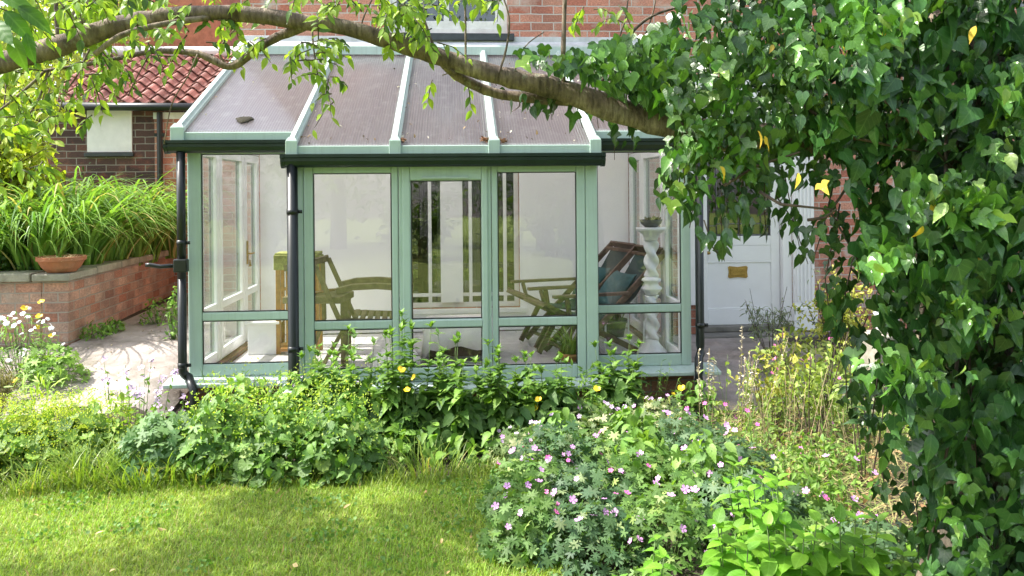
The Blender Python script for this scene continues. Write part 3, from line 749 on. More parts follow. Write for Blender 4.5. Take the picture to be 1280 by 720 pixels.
mb = MB(); wall_cells(mb, [-1.975, 1.79, *FW[:2]], [.26, 3.02, FW[2]-.055, FW[3]], [(FW[0], FW[1], FW[2]-.055, FW[3])], lambda u, v, n: (u, WY-.02+.018*n, v))
cb(mb, 'back_wall', M['plaster'])
# roof: eaves fascia, gutters, panels, bars, flashing
def slopebox(mb, x0, x1, y0, y1, off, t):
    mb.add([(x0,y0,roofz(y0)+off),(x1,y0,roofz(y0)+off),(x1,y1,roofz(y1)+off),(x0,y1,roofz(y1)+off),(x0,y0,roofz(y0)+off+t),(x1,y0,roofz(y0)+off+t),(x1,y1,roofz(y1)+off+t),(x0,y1,roofz(y1)+off+t)],
           [(0,3,2,1),(4,5,6,7),(0,1,5,4),(1,2,6,5),(2,3,7,6),(3,0,4,7)])
barx = [-2.09, -1.195, -.445, .285, 1.045, 1.93]
for i in range(5):
    y0 = BY-.035 if 1 <= i <= 3 else SY-.035
    mb = MB(); slopebox(mb, barx[i]+.02, barx[i+1]-.02, y0+.02, WY-.03, -.015, .016); cb(mb, 'roof_panel', M['poly'])
for i, x in enumerate(barx):
    y0 = BY-.055 if 1 <= i <= 4 else SY-.055
    w = .085 if i in (0, 5) else .07
    mb = MB(); pf = [(-w/2, -.0), (w/2, .0), (w/2, .03), (w*.3, .042), (w*.22, .06), (-w*.22, .06), (-w*.3, .042), (-w/2, .03)]
    vs = [(x+a, y, roofz(y)+b+.002) for y in (y0, WY-.1) for a, b in pf]; n = 8
    mb.add(vs, [tuple(range(8)), tuple(range(15, 7, -1))]+[(i_, 8+i_, 8+(i_+1) % 8, (i_+1) % 8) for i_ in range(8)])
    b = cb(mb, 'glazing_bar', M['mint_alu'], bevel=.003)
    mb = MB(); mb.box(x-w/2-.008, x+w/2+.008, y0-.02, y0-.001, roofz(y0)-.075, roofz(y0)+.045)
    mb.add([(x-w/2-.006, y0-.019, roofz(y0)+.0455), (x+w/2+.006, y0-.019, roofz(y0)+.0455), (x+w*.3, y0-.002, roofz(y0)+.075), (x-w*.3, y0-.002, roofz(y0)+.075)], [(0, 1, 2, 3)])
    cb(mb, 'end_cap', M['mint'], b, bevel=.004)
for x0, x1, yy in ((-1.19, 1.05, BY), (-2.1, -1.235, SY), (1.09, 1.94, SY)):
    z = roofz(yy)-.018
    mb = MB(); mb.box(x0, x1, yy-.055, yy+.05, z-.065, z-.001); cb(mb, 'fascia', M['mint'], bevel=.006)
    mb = MB(); mb.box(x0, x1, yy-.0, yy+.06, z-.14, z-.066); cb(mb, 'eaves_beam', M['mint'], bevel=.004)
    zz = z-.066; g = [(yy-.135, zz), (yy-.135, zz-.022), (yy-.125, zz-.028), (yy-.125, zz-.05), (yy-.11, zz-.078), (yy-.09, zz-.094), (yy-.035, zz-.094), (yy-.01, zz-.06), (yy-.002, zz)]
    mb = MB(); mb.prism(g, x0-.05, x1+.035)
    mb.prism([(yy-.14, zz+.003), (yy-.14, zz-.026), (yy-.128, zz-.034), (yy-.128, zz-.054), (yy-.112, zz-.084), (yy-.09, zz-.10), (yy-.035, zz-.10), (yy-.004, zz-.062), (yy-.002, zz+.003)], x0-.075, x0-.0505)
    mb.prism([(yy-.14, zz+.003), (yy-.14, zz-.026), (yy-.128, zz-.034), (yy-.128, zz-.054), (yy-.112, zz-.084), (yy-.09, zz-.10), (yy-.035, zz-.10), (yy-.004, zz-.062), (yy-.002, zz+.003)], x1+.0355, x1+.06)
    cb(mb, 'gutter', M['gutter'])
mb = MB(); slopebox(mb, -2.15, 1.98, WY-.16, WY-.02, .07, .02); mb.box(-2.15, 1.98, WY-.03, WY-.003, roofz(WY)+.03, roofz(WY)+.13); cb(mb, 'flashing', M['flash'], bevel=.004)
mb = MB(); slopebox(mb, -2.12, 1.95, WY-.22, WY-.165, .015, .085); cb(mb, 'wall_plate', M['mint_alu'], bevel=.004)
# downpipes
def pipe(pts, r, name='downpipe', clips=()):
    mb = MB(); mb.tube(pts, r, 14)
    for (x, y, z) in clips: mb.tube([(x, y, z-.02), (x, y, z+.02)], r+.003, 14); mb.box(x+r, x+r+.03, y-.008, y+.008, z-.012, z+.012)
    o = cb(mb, name, M['black'], smooth=True); return o
def bend(p, q, y2): return None
px_, py_ = -2.06, SY-.085
o = pipe([(px_, py_, 2.0), (px_, py_, 1.05)], .032, clips=[(px_, py_, 1.32)])
pl_ = [(px_, py_, 1.05), (px_, py_, .37)]+[(px_+.06*(1-math.cos(a)), py_-.0-.0*a, .37-.06*math.sin(a)) for a in np.linspace(.3, 1.3, 5)]+[(px_+.08, py_-.06, .275), (px_+.11, py_-.10, .24), (px_+.12, py_-.115, .16), (px_+.12, py_-.115, -.02)]
pipe(pl_, .032, clips=[(px_, py_, .40)])
mb = MB(); mb.box(px_-.05, px_+.05, py_-.045, py_+.02, 1.10, 1.20); cb(mb, 'pipe_clamp', M['black'], bevel=.01)
pipe([(px_-.03, py_-.0, 1.15), (px_-.15, py_-.02, 1.145), (px_-.22, py_-.03, 1.16), (px_-.25, py_-.035, 1.16)], .016, 'spout')
pipe([(-1.19, BY-.075, 1.93), (-1.19, BY-.075, .2), (-1.19, BY-.085, -.02)], .04, clips=[(-1.19, BY-.075, 1.55), (-1.19, BY-.075, .55)])
qx = 1.905
pipe([(qx, SY-.075, 1.99), (qx, SY-.075, .46), (qx, SY-.08, .40)]+[(qx-.015-.03*t, SY-.085-.1*t, .38-.10*t) for t in (.2, .6, 1)]+[(qx-.05, SY-.19, .22), (qx-.05, SY-.19, -.03)], .034, clips=[(qx, SY-.075, .62)])

# ================================================================== FURNITURE INSIDE
FZ = .25
def deckchair(name, label, x, y, rz, cushion):
    t = thing(name, label, 'deckchair', (x, y, FZ), rz, 'steamer deckchairs in the conservatory')
    w = .27
    mb = MB()
    for s in (-1, 1): mb.bar((.50, s*w, .90), (-.42, s*w, .015), .03, .05)
    mb.bar((.47, -w, .86), (.47, w, .86), .05, .03); mb.bar((-.36, -w, .08), (-.36, w, .08), .03, .03)
    # shaped head rail with two holes between the uprights
    mb.bar((.505, -w+.015, .90), (.505, w-.015, .90), .022, .085, (-.69, 0, .72))
    mb.build('back_frame', M['wood'], t, bevel=.004)
    mb = MB()
    for s in (-1, 1): mb.bar((-.62, s*(w-.04), .50), (.32, s*(w-.04), .015), .026, .05)
    mb.bar((-.60, -w+.04, .49), (-.60, w-.04, .49), .05, .03); mb.bar((-.5, -w+.04, .45), (-.5, w-.04, .45), .05, .02); mb.bar((-.42, -w+.04, .41), (-.42, w-.04, .41), .05, .02); mb.bar((.26, -w+.04, .05), (.26, w-.04, .05), .03, .03)
    mb.build('seat_frame', M['wood'], t, bevel=.004)
    for s in (-1, 1):
        mb = MB(); mb.bar((-.56, s*(w+.03), .565), (.13, s*(w+.03), .565), .055, .026); mb.bar((-.44, s*(w+.03), .55), (-.40, s*(w+.0), .37), .035, .03)
        mb.build('armrest', M['wood'], t, bevel=.004)
        mb = MB(); mb.bar((-.30, s*(w-.07), .36), (-.50, s*(w-.07), .01), .03, .045); mb.build('leg', M['wood'], t, bevel=.004)
    mb = MB(); pts = [(.475, .875), (.38, .72), (.25, .53), (.1, .40), (-.1, .34), (-.3, .37), (-.52, .455)]
    vs = []; 
    for x_, z_ in pts: vs += [(x_, -w+.06, z_), (x_, w-.06, z_), (x_-.004, -w+.06, z_-.008), (x_-.004, w-.06, z_-.008)]
    fs = []
    for i in range(len(pts)-1):
        a = 4*i; fs += [(a, a+4, a+5, a+1), (a+2, a+3, a+7, a+6), (a, a+2, a+6, a+4), (a+1, a+5, a+7, a+3)]
    mb.add(vs, fs); mb.build('sling', M['canvas'], t, smooth=False)
    c = thing('cushion', cushion, 'cushion', (x, y, FZ), rz, 'teal cushions on the deckchairs')
    lb = MB(); n = 14; vs = []; fs = []
    # pillow leaning against the sling
    ax = Vector((.62, 0, .78)); nn = Vector((-.78, 0, .62)); o = Vector((.185, 0, .52))
    for side in (1, -1):
        for i in range(n+1):
            for j in range(n+1):
                u, v = -1+2*i/n, -1+2*j/n
                pinch = 1-.10*(1-abs(u)**3)*abs(v)**4-.0
                hgt = .085*((1-u*u)*(1-v*v))**.45
                p = o+Vector((0, 1, 0))*(u*.19*(1-.1*(1-v*v)*abs(u)**4))+ax*(v*.20*(1-.1*(1-u*u)*abs(v)**4))+nn*(.055+side*hgt)
                vs.append(p)
        b = 0 if side == 1 else (n+1)**2
        for i in range(n):
            for j in range(n):
                q = [b+i*(n+1)+j, b+(i+1)*(n+1)+j, b+(i+1)*(n+1)+j+1, b+i*(n+1)+j+1]; fs.append(q if side == 1 else q[::-1])
    lb.add(vs, fs); lb.build('cushion_cover', M['teal'], c, smooth=True)
deckchair('deckchair', 'teak deckchair with dark canvas, the nearer of the pair beside the white column', 1.25, 6.95, R(15), 'teal cushion on the nearer teak deckchair')
deckchair('deckchair', 'teak deckchair with dark canvas, the farther of the pair against the white wall', 1.14, 7.55, R(15), 'teal cushion on the farther teak deckchair, half hidden')

# barley twist pedestal with a bowl of stones
PX, PY = 1.655, 6.72
p = thing('pedestal', 'tall white barley twist plant pedestal inside the corner window', 'pedestal', (PX, PY, FZ))
twist = lambda i, t, z: 1+.27*math.cos(2*t+z*46)
mb = MB(); mb.lathe([(.0, 0), (.15, 0), (.155, .03), (.13, .05), (.12, .075), (.09, .1), (.06, .14), (.055, .17), (.0, .17)], n=32); mb.build('base', M['ceramic'], p, smooth=True)
mb = MB(); mb.lathe([(.052, z) for z in np.linspace(.171, .54, 44)], n=28, mod=twist); mb.build('shaft', M['ceramic'], p, smooth=True)
mb = MB(); mb.lathe([(.0, .541), (.05, .541), (.055, .56), (.085, .59), (.09, .605), (.06, .625), (.06, .65), (.085, .665), (.08, .68), (.05, .70), (0, .70)], n=28); mb.build('collar', M['ceramic'], p, smooth=True)
mb = MB(); mb.lathe([(.052, z) for z in np.linspace(.701, 1.0, 36)], n=28, mod=twist); mb.build('shaft', M['ceramic'], p, smooth=True)
mb = MB(); mb.lathe([(.0, 1.001), (.05, 1.001), (.06, 1.03), (.075, 1.06), (.12, 1.09), (.128, 1.10), (.128, 1.118), (0, 1.12)], n=32); mb.build('top', M['ceramic'], p, smooth=True)
b = thing('bowl', 'dark pottery bowl of succulents standing on the white pedestal', 'bowl', (PX, PY, FZ+1.12))
mb = MB(); mb.lathe([(.0, 0), (.05, 0), (.085, .03), (.098, .065), (.09, .065), (.07, .05), (0, .045)], n=24); mb.build('pot', M['greypot'], b, smooth=True)
lb = LB(); n = 70; r_ = .07*np.sqrt(rng.random(n)); a = rng.random(n)*2*PI
lb.add(OVATE, np.column_stack([r_*np.cos(a), r_*np.sin(a), np.full(n, .055)]), rdir(n, .8), rdir(n, .4), rng.uniform(.03, .05, n), tints(n, (.1, .12, .08), (.25, .22, .17))); lb.build('plant', L_SMALL, b)

# glass fronted trough and pot plants behind the deckchairs
t = thing('terrarium', 'low glass sided trough standing on the floor beside the white pedestal', 'trough', (1.42, 7.15, FZ))
mb = MB(); mb.box(-.15, .2, -.32, .32, 0, .05); 
for sx in (-.15, .185):
    for sy in (-.32, .305): mb.box(sx, sx+.015, sy, sy+.015, .05, .3)
mb.build('frame', M['white'], t, bevel=.003)
mb = MB(); mb.box(-.148, -.142, -.3, .3, .052, .3); mb.box(-.13, .18, -.318, -.312, .052, .3); mb.build('pane', M['glass'], t)
def potplant(label, x, y, z, r, h, potmat, n, ln, cols, e1=-.6, name='potted_plant'):
    t = thing(name, label, 'pot plant', (x, y, z))
    mb = MB(); mb.lathe([(0, 0), (r*.7, 0), (r*.95, h*.85), (r*1.05, h*.85), (r*1.05, h), (r*.92, h), (r*.85, h*.85), (0, h*.84)], n=24); mb.build('pot', potmat, t, smooth=True)
    lb = LB(); a = rng.random(n)*2*PI; rr = r*.6*np.sqrt(rng.random(n))
    blades(lb, np.column_stack([rr*np.cos(a), rr*np.sin(a), np.full(n, h*.8)]), a+rng.normal(0, .4, n), rng.uniform(.6, 1.1, n)*ln, rng.uniform(1., 1.5, n), rng.uniform(e1-.5, e1+.5, n), rng.uniform(.008, .016, n), 6, tints(n, *cols)); lb.build('leaves', L_BLADE, t); return t
potplant('trailing green plant in a terracotta pot at the corner of the bay window', .90, 6.36, .25, .085, .14, M['terracotta'], 90, .38, ((.07, .13, .03), (.16, .22, .05)))
potplant('spiky grassy plant in a grey pot behind the deckchairs', 1.50, 7.62, .25, .13, .2, M['greypot'], 120, .5, ((.08, .11, .06), (.2, .22, .15)), .2)

# slatted armchair and folding chair in the bay
t = thing('wooden_armchair', 'mossy wooden slatted garden armchair seen through the bay window', 'armchair', (-.68, 6.95, FZ), R(4))
for sx in (-.27, .27):
    for sy in (-.24, .24):
        mb = MB(); mb.bar((sx, sy, 0), (sx, sy, .60 if sx < 0 else .88), .055, .05, (0, 1, 0)); mb.build('leg', M['olivewood'], t, bevel=.004)
for sy in (-.24, .24):
    mb = MB(); pts = [(-.33, .625), (-.2, .655), (0, .66), (.15, .645), (.30, .64)]
    for a, b in zip(pts[:-1], pts[1:]): mb.bar((a[0], sy, a[1]), (b[0]+.004, sy, b[1]), .07, .05)
    mb.build('armrest', M['olivewood'], t, bevel=.005)
mb = MB()
for k in range(9): mb.bar((-.24+k*.06, -.235, .40-.006*k), (-.24+k*.06, .235, .40-.006*k), .042, .018)
mb.bar((-.26, -.24, .375), (.26, -.24, .345), .03, .05); mb.bar((-.26, .24, .375), (.26, .24, .345), .03, .05); mb.build('seat', M['olivewood'], t, bevel=.003)
mb = MB(); mb.bar((.28, -.24, .86), (.28, .24, .86), .03, .06); mb.bar((.28, -.24, .66), (.28, .24, .66), .03, .05)
for k in range(5): mb.bar((.28, -.17+.085*k, .40), (.28, -.17+.085*k, .84), .02, .04, (0, 1, 0))
mb.build('backrest', M['olivewood'], t, bevel=.003)
t = thing('folding_chair', 'folding wooden chair with a crossed frame and a flat tray seat', 'folding chair', (-1.10, 6.72, FZ), R(-8))
for sy in (-.2, .2):
    mb = MB(); mb.bar((-.02, sy, .88), (.24, sy, .30), .03, .045, (0, 1, 0)); mb.bar((.22, sy, .34), (.02, sy, .0), .028, .04, (0, 1, 0)); mb.build('front_leg', M['olivewood'], t, bevel=.003)
    mb = MB(); mb.bar((-.06, sy*.85, .86), (-.05, sy*.85, .36), .028, .045, (0, 1, 0)); mb.bar((-.05, sy*.85, .36), (-.20, sy*.85, .0), .028, .04, (0, 1, 0)); mb.build('rear_leg', M['olivewood'], t, bevel=.003)
mb = MB(); mb.bar((-.26, -.2, .83), (-.02, -.2, .885), .035, .05); mb.bar((-.26, .2, .83), (-.02, .2, .885), .035, .05); mb.bar((-.04, -.2, .875), (-.04, .2, .875), .03, .05); mb.build('top_rail', M['olivewood'], t, bevel=.004)
mb = MB(); mb.box(-.28, .20, -.2, .2, .545, .60); mb.build('tray', M['olivewood'], t, bevel=.006)
o = MB()
for k in range(5): o.bar((-.08+.03*k, -.08+.02*k, .61+.006*k), (.06+.02*k, .02+.02*k, .63), .05, .012)
o.build('dried_leaves', M['deadleaf'], t)
# white pouffe, draped table, white box, slatted gate
t = thing('floor_cushion', 'round white floor cushion lying by the middle window of the bay', 'cushion', (-.5, 6.52, FZ))
mb = MB(); mb.lathe([(0, .0), (.15, .0), (.19, .04), (.2, .09), (.17, .14), (.1, .165), (0, .17)], n=28, mod=lambda i, t, z: 1+.03*math.sin(5*t+i)); mb.build('cover', M['cloth'], t, smooth=True); 
t = thing('draped_table', 'low brown table under a white draped cloth behind the middle window', 'table', (.03, 6.95, FZ))
mb = MB(); mb.box(-.27, .27, -.2, .22, .05, .32)
for sx in (-.25, .25):
    for sy in (-.18, .2): mb.box(sx-.02, sx+.02, sy-.02, sy+.02, 0, .049)
mb.build('table', M['wood'], t, bevel=.004)
mb = MB(); nx_, vs, fs = 40, [], []
loop = []
for i in range(nx_):
    a = 2*PI*i/nx_; c_, s_ = math.cos(a), math.sin(a); k = 1/max(abs(c_)/.31, abs(s_)/.26)
    loop.append((k*c_, k*s_, i))
top = [(x*.93, y*.93, .335) for x, y, i in loop]; midl = [(x, y, .315) for x, y, i in loop]
low = [(x*(1.04+.05*math.sin(i*1.7)), y*(1.04+.05*math.sin(i*1.7)), .13-.12*(abs(x) > .27)+.02*math.sin(i*.9)) for x, y, i in loop]
vs = [(0, 0, .337)]+top+midl+low
fs = [(0, 1+i, 1+(i+1) % nx_) for i in range(nx_)]
for k in (1, 1+nx_): fs += [(k+i, k+nx_+i, k+nx_+(i+1) % nx_, k+(i+1) % nx_) for i in range(nx_)]
mb.add(vs, fs); o = mb.build('cloth', M['cloth'], t, smooth=True); sd = o.modifiers.new('thick', 'SOLIDIFY'); sd.thickness = .005
t = thing('white_cabinet', 'small white box cabinet on the floor by the side door', 'cabinet', (-1.73, 7.42, FZ))
mb = MB(); mb.box(-.13, .13, -.16, .16, 0, .27); mb.build('body', M['paint'], t, bevel=.006)
mb = MB(); mb.box(-.15, .15, -.18, .18, .271, .295); mb.build('lid', M['paint'], t, bevel=.005)
t = thing('slatted_rack', 'varnished pine slatted drying rack against the white wall', 'rack', (-1.42, 7.35, FZ))
for x in (-.17, .17):
    mb = MB(); mb.box(x-.02, x+.02, -.1, -.065, 0, .84); mb.box(x-.02, x+.02, .065, .1, 0, .84); mb.build('post', M['pine'], t, bevel=.004)
mb = MB()
for x in (-.085, .0, .085): mb.box(x-.018, x+.018, -.094, -.072, .101, .80)
for z in (.06, .80): mb.box(-.149, .149, -.098, -.067, z, z+.045)
for z in (.3, .55): mb.box(-.149, .149, .068, .095, z, z+.03)
mb.build('slats', M['pine'], t, bevel=.003)
mb = MB(); mb.bar((-.14, -.12, .05), (.14, -.12, .05), .06, .03); mb.build('shelf', M['pine'], t, bevel=.003)
t = thing('folded_towel', 'folded olive and yellow towel on top of the pine rack', 'towel', (-1.42, 7.35, FZ+.845))
mb = MB(); mb.box(-.2, .2, -.12, .12, .0, .03); mb.box(-.195, .19, -.115, .12, .0305, .06); mb.box(-.2, .2, -.135, -.1205, -.09, .045); mb.build('towel', M['olive_cloth'], t, bevel=.012)
# signs of leaf litter on the roof
def litter(label, x, y, n, r, mat, cat='dead leaves', name='leaf_litter'):
    t = thing(name, label, cat, (x, y, roofz(y)+.003)); mb = MB()
    for i in range(n):
        a = random.uniform(0, 6.3); q = r*math.sqrt(random.random()); c = Vector((q*math.cos(a), q*math.sin(a)*.5, q*math.sin(a)*.5*SLOPE+.004+random.uniform(0, .02)))
        d = Vector((random.uniform(-1, 1), random.uniform(-1, 1), random.uniform(-.3, .6))).normalized()*.022; e = d.cross(Vector((random.random()-.5, random.random()-.5, 1))).normalized()*.01
        mb.add([c-d, c+e, c+d, c-e+Vector((0, 0, .006))], [(0, 1, 2), (0, 2, 3)])
    o = mb.build('leaves', mat, t); s = o.modifiers.new('thick', 'SOLIDIFY'); s.thickness = .002
litter('small heap of dead leaves caught by the glazing bar on the roof edge', .245, 6.02, 70, .055, M['deadleaf'])
litter('thin scatter of dead leaves in the roof corner past the leaf heap', .33, 6.01, 18, .05, M['deadleaf'])
litter('few dead leaves by the third glazing bar of the bay roof', -.40, 6.01, 16, .04, M['deadleaf'])
t = thing('moss_pad', 'dark round pad of moss on the bay end of the conservatory roof', 'moss', (-1.66, 6.44, roofz(6.44)+.002))
mb = MB(); mb.lathe([(0, -.02), (.068, -.02), (.064, .004), (.045, .014), (0, .018)], n=20, mod=lambda i, t, z: 1+.15*math.sin(3*t)+.1*math.sin(7*t+1)); o = mb.build('moss', M['moss'], t, smooth=True); o.rotation_euler = (math.atan(SLOPE), 0, 0)

lbr = LB(); n = 240; bx = np.array(barx)[rng.integers(0, 6, n)]+np.where(rng.random(n) < .6, rng.normal(.06, .03, n), rng.uniform(-.3, .6, n)); by = np.where(rng.random(n) < .5, 6.0+np.abs(rng.normal(0, .12, n)), rng.uniform(6.0, 8.0, n)); k = (bx > -2.05) & (bx < 1.9) & ((by > 6.26) | ((bx > -1.15) & (bx < 1.0))); bx, by = bx[k], by[k]; n = len(bx)
lbr.add(OVATE, np.column_stack([bx, by, roofz(by)+.012]), rdir(n), np.array([0, -.44, .9])+rdir(n)*.35, rng.uniform(.014, .042, n), tints(n, (.05, .035, .02), (.3, .22, .11), .3, (.5, .48, .42))); o = lbr.build('roof_debris', L_DRY); o['kind'] = 'stuff'
# terracotta bowl on the bed wall
t = thing('terracotta_bowl', 'shallow terracotta bowl with dry straw and a few shoots on the coping', 'planter', (xat(76, 7.2), 7.2, 1.022))
mb = MB(); mb.lathe([(0, 0), (.11, 0), (.15, .04), (.185, .10), (.195, .10), (.195, .135), (.178, .135), (.165, .10), (0, .095)], n=32); mb.build('bowl', M['terracotta'], t, smooth=False, bevel=.003)
lb = LB(); n = 260; a = rng.random(n)*2*PI; r_ = .165*np.sqrt(rng.random(n))
blades(lb, np.column_stack([r_*np.cos(a), r_*np.sin(a), np.full(n, .1)+rng.random(n)*.03]), rng.random(n)*6.3, rng.uniform(.05, .12, n), rng.uniform(-.1, .5, n), rng.uniform(-.4, .2, n), rng.uniform(.004, .008, n), 3, tints(n, (.45, .33, .2), (.62, .5, .34))); lb.build('straw', L_DRY, t)
lb = LB(); n = 9; blades(lb, np.column_stack([rng.normal(0, .02, n)-.02, rng.normal(0, .02, n), np.full(n, .1)]), rng.random(n)*6.3, rng.uniform(.22, .45, n), rng.uniform(1.2, 1.5, n), rng.uniform(-.8, .6, n), rng.uniform(.015, .022, n), 7, tints(n, (.12, .24, .05), (.2, .34, .08))); lb.build('shoots', L_BLADE, t)

# ================================================================== PLANTS
def mesh_of(build):     # build a template, keep its mesh, drop the object
    o = build(); me = o.data; bpy.data.objects.remove(o); return me
def flower_mesh(mat, k, size, wide=.36, cup=.25, notch=True, centre=None, n=1):
    def b():
        lb = LB(); V, T = flower_shape(k, wide, cup, notch)
        me = bpy.data.meshes.new('flower'); 
        vs = [tuple(v*size) for v in V]; fs = [tuple(t) for t in T]
        nc = len(vs); c = [(0, 0, .012*size/.02*.5)]+[(.16*size*math.cos(a), .16*size*math.sin(a), .1*size) for a in np.linspace(0, 2*PI, 7)[:-1]]
        vs += c; cf = [(nc, nc+1+i, nc+1+(i+1) % 6) for i in range(6)]
        me.from_pydata(vs, [], fs+cf); me.materials.append(mat); me.materials.append(centre or M['stem'])
        for p in me.polygons: p.material_index = 1 if p.index >= len(fs) else 0
        me.polygons.foreach_set('use_smooth', [True]*len(me.polygons)); me.update()
        return bpy.data.objects.new('flower', me)
    return mesh_of(b)
FL = {'lilac': flower_mesh(M['lilacpetal'], 5, .021, centre=M['palepetal']), 'pink': flower_mesh(M['pinkpetal'], 5, .017), 'pale': flower_mesh(M['palepetal'], 5, .017),
      'palelilac': flower_mesh(M['palepetal'], 4, .013, .4), 'poppy': flower_mesh(M['yellowpetal'], 4, .032, .62, .55, False)}
def umbel():
    vs, fs = [], []
    for i in range(26):
        a = i*2.4; r = .026*math.sqrt(i/26); c = Vector((r*math.cos(a), r*math.sin(a), .012-10*r*r))
        s = .0075; n = len(vs)
        for j in range(5): vs.append(c+Vector((s*math.cos(j*1.257+a), s*math.sin(j*1.257+a), .002*(j % 2))))
        fs.append(tuple(range(n, n+5)))
    me = bpy.data.meshes.new('umbel'); me.from_pydata([tuple(v) for v in vs], [], fs); me.materials.append(M['whitepetal']); return me
FL['umbel'] = umbel()
def froth_mesh(): pass
def add_flower(parent, key, loc, sc_=1., name='flower', up=None):
    o = bpy.data.objects.new(name, FL[key]); link(o, parent); o.location = loc
    d = Vector(up) if up is not None else Vector((random.gauss(0, .5), random.gauss(-.55, .4), .8))
    o.rotation_mode = 'QUATERNION'; o.rotation_quaternion = d.normalized().to_track_quat('Z', 'Y') @ Matrix.Rotation(random.random()*6, 4, 'Z').to_quaternion()
    o.scale = (sc_,)*3; return o
class Stems:
    def __init__(s): s.mb = MB()
    def add(s, a, b, r, bow=.1, k=3, n=3):
        a, b = Vector(a), Vector(b); mid = (a+b)/2+Vector((random.uniform(-1, 1), random.uniform(-1, 1), 0))*(b-a).length*bow*.5
        pts = [a.lerp(mid, t).lerp(mid.lerp(b, t), t) for t in np.linspace(0, 1, k+1)]
        s.mb.tube(pts, [r*(1-.5*i/k) for i in range(k+1)], n)
    def build(s, parent, mat=None, name='stems'): return s.mb.build(name, mat or M['stem'], parent, smooth=True)
def base(px, Y, dz=0.): 
    x = xat(px, Y); return (x, Y, float(gz(x, Y))+dz)
def dome(lb, n, Rr, Hh, shape, size, tint, out=.7, lo=.0, droop=.0, rx=1., bias=.55, c=(0, 0, 0)):
    a = rng.random(n)*2*PI; q = np.sqrt(rng.random(n)); r = Rr*q
    h = Hh*(1-q**2.5)**.6; z = h*(lo+(1-lo)*rng.random(n)**bias)*rng.uniform(.85, 1.12, n)
    pos = np.column_stack([r*np.cos(a)*rx, r*np.sin(a), z+.02])+np.array(c)
    rad = np.column_stack([np.cos(a), np.sin(a), np.zeros(n)])
    tip = unit(rad*out+rdir(n)*.7+np.array([0, 0, -droop])); nrm = unit(rad*.5*q[:, None]+np.array([0, -.25, 1.])+rdir(n)*.45)
    s = rng.uniform(*size, n); lb.add(shape, pos-tip*s[:, None]*.4, tip, nrm, s, tints(n, *tint)); return pos
def herb(name, label, cat, px, Y, Rr, Hh, n, shape, size, tint, mat=None, flowers=(), group=None, nst=25, rx=1., droop=.15, lo=0., stem=None, extra=None, fol='foliage'):
    b = base(px, Y); t = thing(name, label, cat, b, 0, group)
    lb = LB(); pos = dome(lb, n, Rr, Hh, shape, size, tint, rx=rx, droop=droop, lo=lo)
    if extra: extra(lb)
    lb.build(fol, mat or L_SOFT, t)
    st = Stems()
    for i in rng.choice(n, min(nst, n), replace=False):
        p = pos[i]; st.add((p[0]*.3, p[1]*.3, 0), p, .003)
    for key, cnt, z0, z1, s in flowers:
        for _ in range(cnt):
            a = random.random()*6.28; q = math.sqrt(random.random())*.95; hh = Hh*(1-q**2.5)**.6
            p = Vector((Rr*q*math.cos(a)*rx, Rr*q*math.sin(a), hh*random.uniform(.95, 1.0)+random.uniform(z0, z1)))
            st.add((p.x*.6, p.y*.6, hh*.3), p, .0016); add_flower(t, key, p, s*random.uniform(.7, 1.1))
    st.build(t, stem); return t

G_GER = ((.045, .10, .04), (.11, .17, .065), .12, (.30, .34, .2))
G_LIME = ((.10, .28, .02), (.20, .39, .04))
G_MID = ((.10, .20, .03), (.2, .33, .06), .1, (.24, .32, .07))
G_FRESH = ((.09, .20, .03), (.19, .33, .055))
# --- front border, from the left end to the right
def froth(n, Rr, Hh, c1, c2, size=.016):
    def f(lb):
        a = rng.random(n)*2*PI; q = np.sqrt(rng.random(n)); z = Hh*(1-q**3)**.5*rng.uniform(.85, 1.2, n)+.02
        cl = rng.integers(0, max(3, n//30), n); off = rng.normal(0, .5, (max(3, n//30), 3))
        pos = np.column_stack([Rr*q*np.cos(a), Rr*q*np.sin(a), z])
        lb.add(DIAM, pos, rdir(n), rdir(n, .5), rng.uniform(.6, 1.4, n)*size, tints(n, c1, c2))
    return f
YF = ((.34, .43, .04), (.50, .55, .07))
herb('ladys_mantle', 'frothy chartreuse lady\'s mantle at the far left end of the border', 'plant', 22, 5.15, .36, .27, 420, SCALL, (.05, .09), G_MID, extra=froth(3200, .4, .37, *YF, .011))
herb('ladys_mantle', 'frothy chartreuse lady\'s mantle between the border end and the lilac flowers', 'plant', 98, 5.2, .32, .27, 380, SCALL, (.05, .09), G_MID, extra=froth(2800, .36, .37, *YF, .011))
herb('ladys_mantle', 'dark leaved lady\'s mantle low beside the bare lawn corner', 'plant', -40, 5.0, .34, .26, 320, SCALL, (.05, .1), G_MID, extra=froth(300, .32, .4, *YF))
def spires(label, px, Y, cnt, Rr, h0, h1, fl, nfl, cat='flowering plant', name='lilac_flower_stalks', leaves=120, shp=OVATE, ls=(.03, .06), tint=G_FRESH, s=1.):
    b = base(px, Y); t = thing(name, label, cat, b); st = Stems(); lb = LB(); dome(lb, leaves, Rr, h0*.7, shp, ls, tint)
    for _ in range(cnt):
        a = random.random()*6.28; q = math.sqrt(random.random()); p = Vector((Rr*q*math.cos(a), Rr*q*math.sin(a), random.uniform(h0, h1)))
        st.add((p.x*.6, p.y*.6, 0), p, .0028)
        for k in range(nfl):
            add_flower(t, fl, p+Vector((random.gauss(0, .018), random.gauss(0, .018), -random.random()*.12)), s*random.uniform(.8, 1.3))
        n = 7; z = np.linspace(.3, .85, n)*p.z; lb.add(shp, np.column_stack([p.x*(.6+.4*z/p.z), p.y*(.6+.4*z/p.z), z]), rdir(n, -.1), rdir(n, 1.2), rng.uniform(*ls, n)*.8, tints(n, *tint))
    st.build(t); lb.build('foliage', L_SOFT, t); return t
